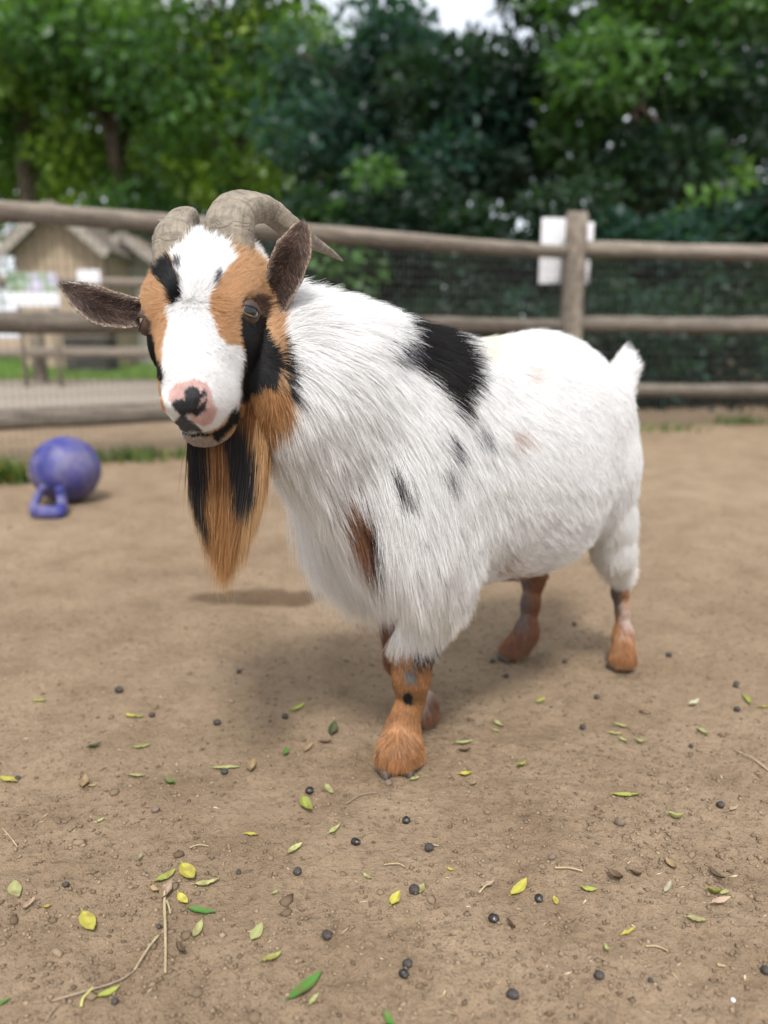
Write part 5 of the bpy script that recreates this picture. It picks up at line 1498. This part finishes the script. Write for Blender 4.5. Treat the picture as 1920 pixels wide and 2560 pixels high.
stalk(S7, [(1440, 1228), (1475, 1233)], .0016, M_straw, 'short stubby straw in the lower right')
stalk(S7, [(410, 930), (440, 910), (470, 890)], .0010, M_straw, 'fine straw across the pale torn scrap')
stalk(S7, [(210, 712), (236, 724)], .0010, M_straw, 'straw bit poking from the crumbled dropping')
stalk(S7, [(0, 808), (60, 810), (90, 814)], .0008, M_straw, 'hair-thin straw above the crusted dropping')

# ------------------------------------------------------------------ crumbs of soil, grit and chaff
def scatter(n, smin, smax, name, cols, seed, flat=.7, ymax=2.6, elong=1.0, power=2.2):
    r = np.random.default_rng(seed)
    base, fc_ = [], []
    t = (1 + 5 ** .5) / 2
    I = np.array([(-1, t, 0), (1, t, 0), (-1, -t, 0), (1, -t, 0), (0, -1, t), (0, 1, t), (0, -1, -t), (0, 1, -t), (t, 0, -1), (t, 0, 1), (-t, 0, -1), (-t, 0, 1)]) / 1.902
    IF = np.array([(0, 11, 5), (0, 5, 1), (0, 1, 7), (0, 7, 10), (0, 10, 11), (1, 5, 9), (5, 11, 4), (11, 10, 2), (10, 7, 6), (7, 1, 8), (3, 9, 4), (3, 4, 2), (3, 2, 6), (3, 6, 8), (3, 8, 9), (4, 9, 5), (2, 4, 11), (6, 2, 10), (8, 6, 7), (9, 8, 1)])
    if smax < .004:
        I = np.array([(1, 0, 0), (-1, 0, 0), (0, 1, 0), (0, -1, 0), (0, 0, 1), (0, 0, -1.0)])
        IF = np.array([(0, 2, 4), (2, 1, 4), (1, 3, 4), (3, 0, 4), (2, 0, 5), (1, 2, 5), (3, 1, 5), (0, 3, 5)])
    m = len(I)
    y = .42 + (ymax - .42) * r.random(n) ** 1.35; x = r.uniform(-.60, .60, n) * (y * .98 + .15)
    keep = vnoise(np.stack([x, y, x * 0], 1), 70 + seed, 3, 4.5) + r.normal(0, .35, n) > -.12
    x, y = x[keep], y[keep]; n = len(x)
    s = smin + (smax - smin) * r.random(n) ** power
    V = I[None] * (1 + r.normal(0, .20, (n, m, 1))); V = V * s[:, None, None] * np.stack([np.full(n, elong), np.ones(n), np.full(n, flat)], 1)[:, None, :] * r.uniform(.7, 1.25, (n, 1, 3))
    a = r.uniform(0, 6.283, n); ca, sa = np.cos(a)[:, None], np.sin(a)[:, None]
    V = np.stack([V[..., 0] * ca - V[..., 1] * sa, V[..., 0] * sa + V[..., 1] * ca, V[..., 2]], -1)
    V[..., 0] += x[:, None]; V[..., 1] += y[:, None]; V[..., 2] += (gh(x, y) + s * flat * .35)[:, None]
    F_ = (IF[None] + np.arange(n)[:, None, None] * m).reshape(-1, 3)
    me = mesh(name, V.reshape(-1, 3), F_, M_crumb, False)
    c = np.array(cols)[r.integers(0, len(cols), n)] * r.uniform(.7, 1.25, (n, 1)); vcol(me, 'tint', np.repeat(c, m, 0))
    tag(link(name, me), kind='stuff')
tcr = NT('soil_crumb'); _a = tcr.add('Attribute'); _a.attribute_name = 'tint'; tcr.link(_a.outputs[0], tcr.b.inputs['Base Color']); tcr.b.inputs['Roughness'].default_value = .95; tcr.b.inputs['Specular IOR Level'].default_value = .1
M_crumb = tcr.m
scatter(42000, .0008, .0036, 'soil_crumbs', [(.215, .158, .104), (.19, .138, .09), (.165, .118, .076), (.24, .178, .118)], 1, .6, power=2.6)
scatter(520, .0026, .0075, 'soil_clods', [(.20, .147, .098), (.18, .13, .085), (.155, .11, .072)], 2, .5, power=3.2)
scatter(1500, .0006, .0013, 'chaff', [(.50, .40, .26), (.42, .33, .2), (.16, .12, .08)], 3, .5, elong=6.5, power=1.5)
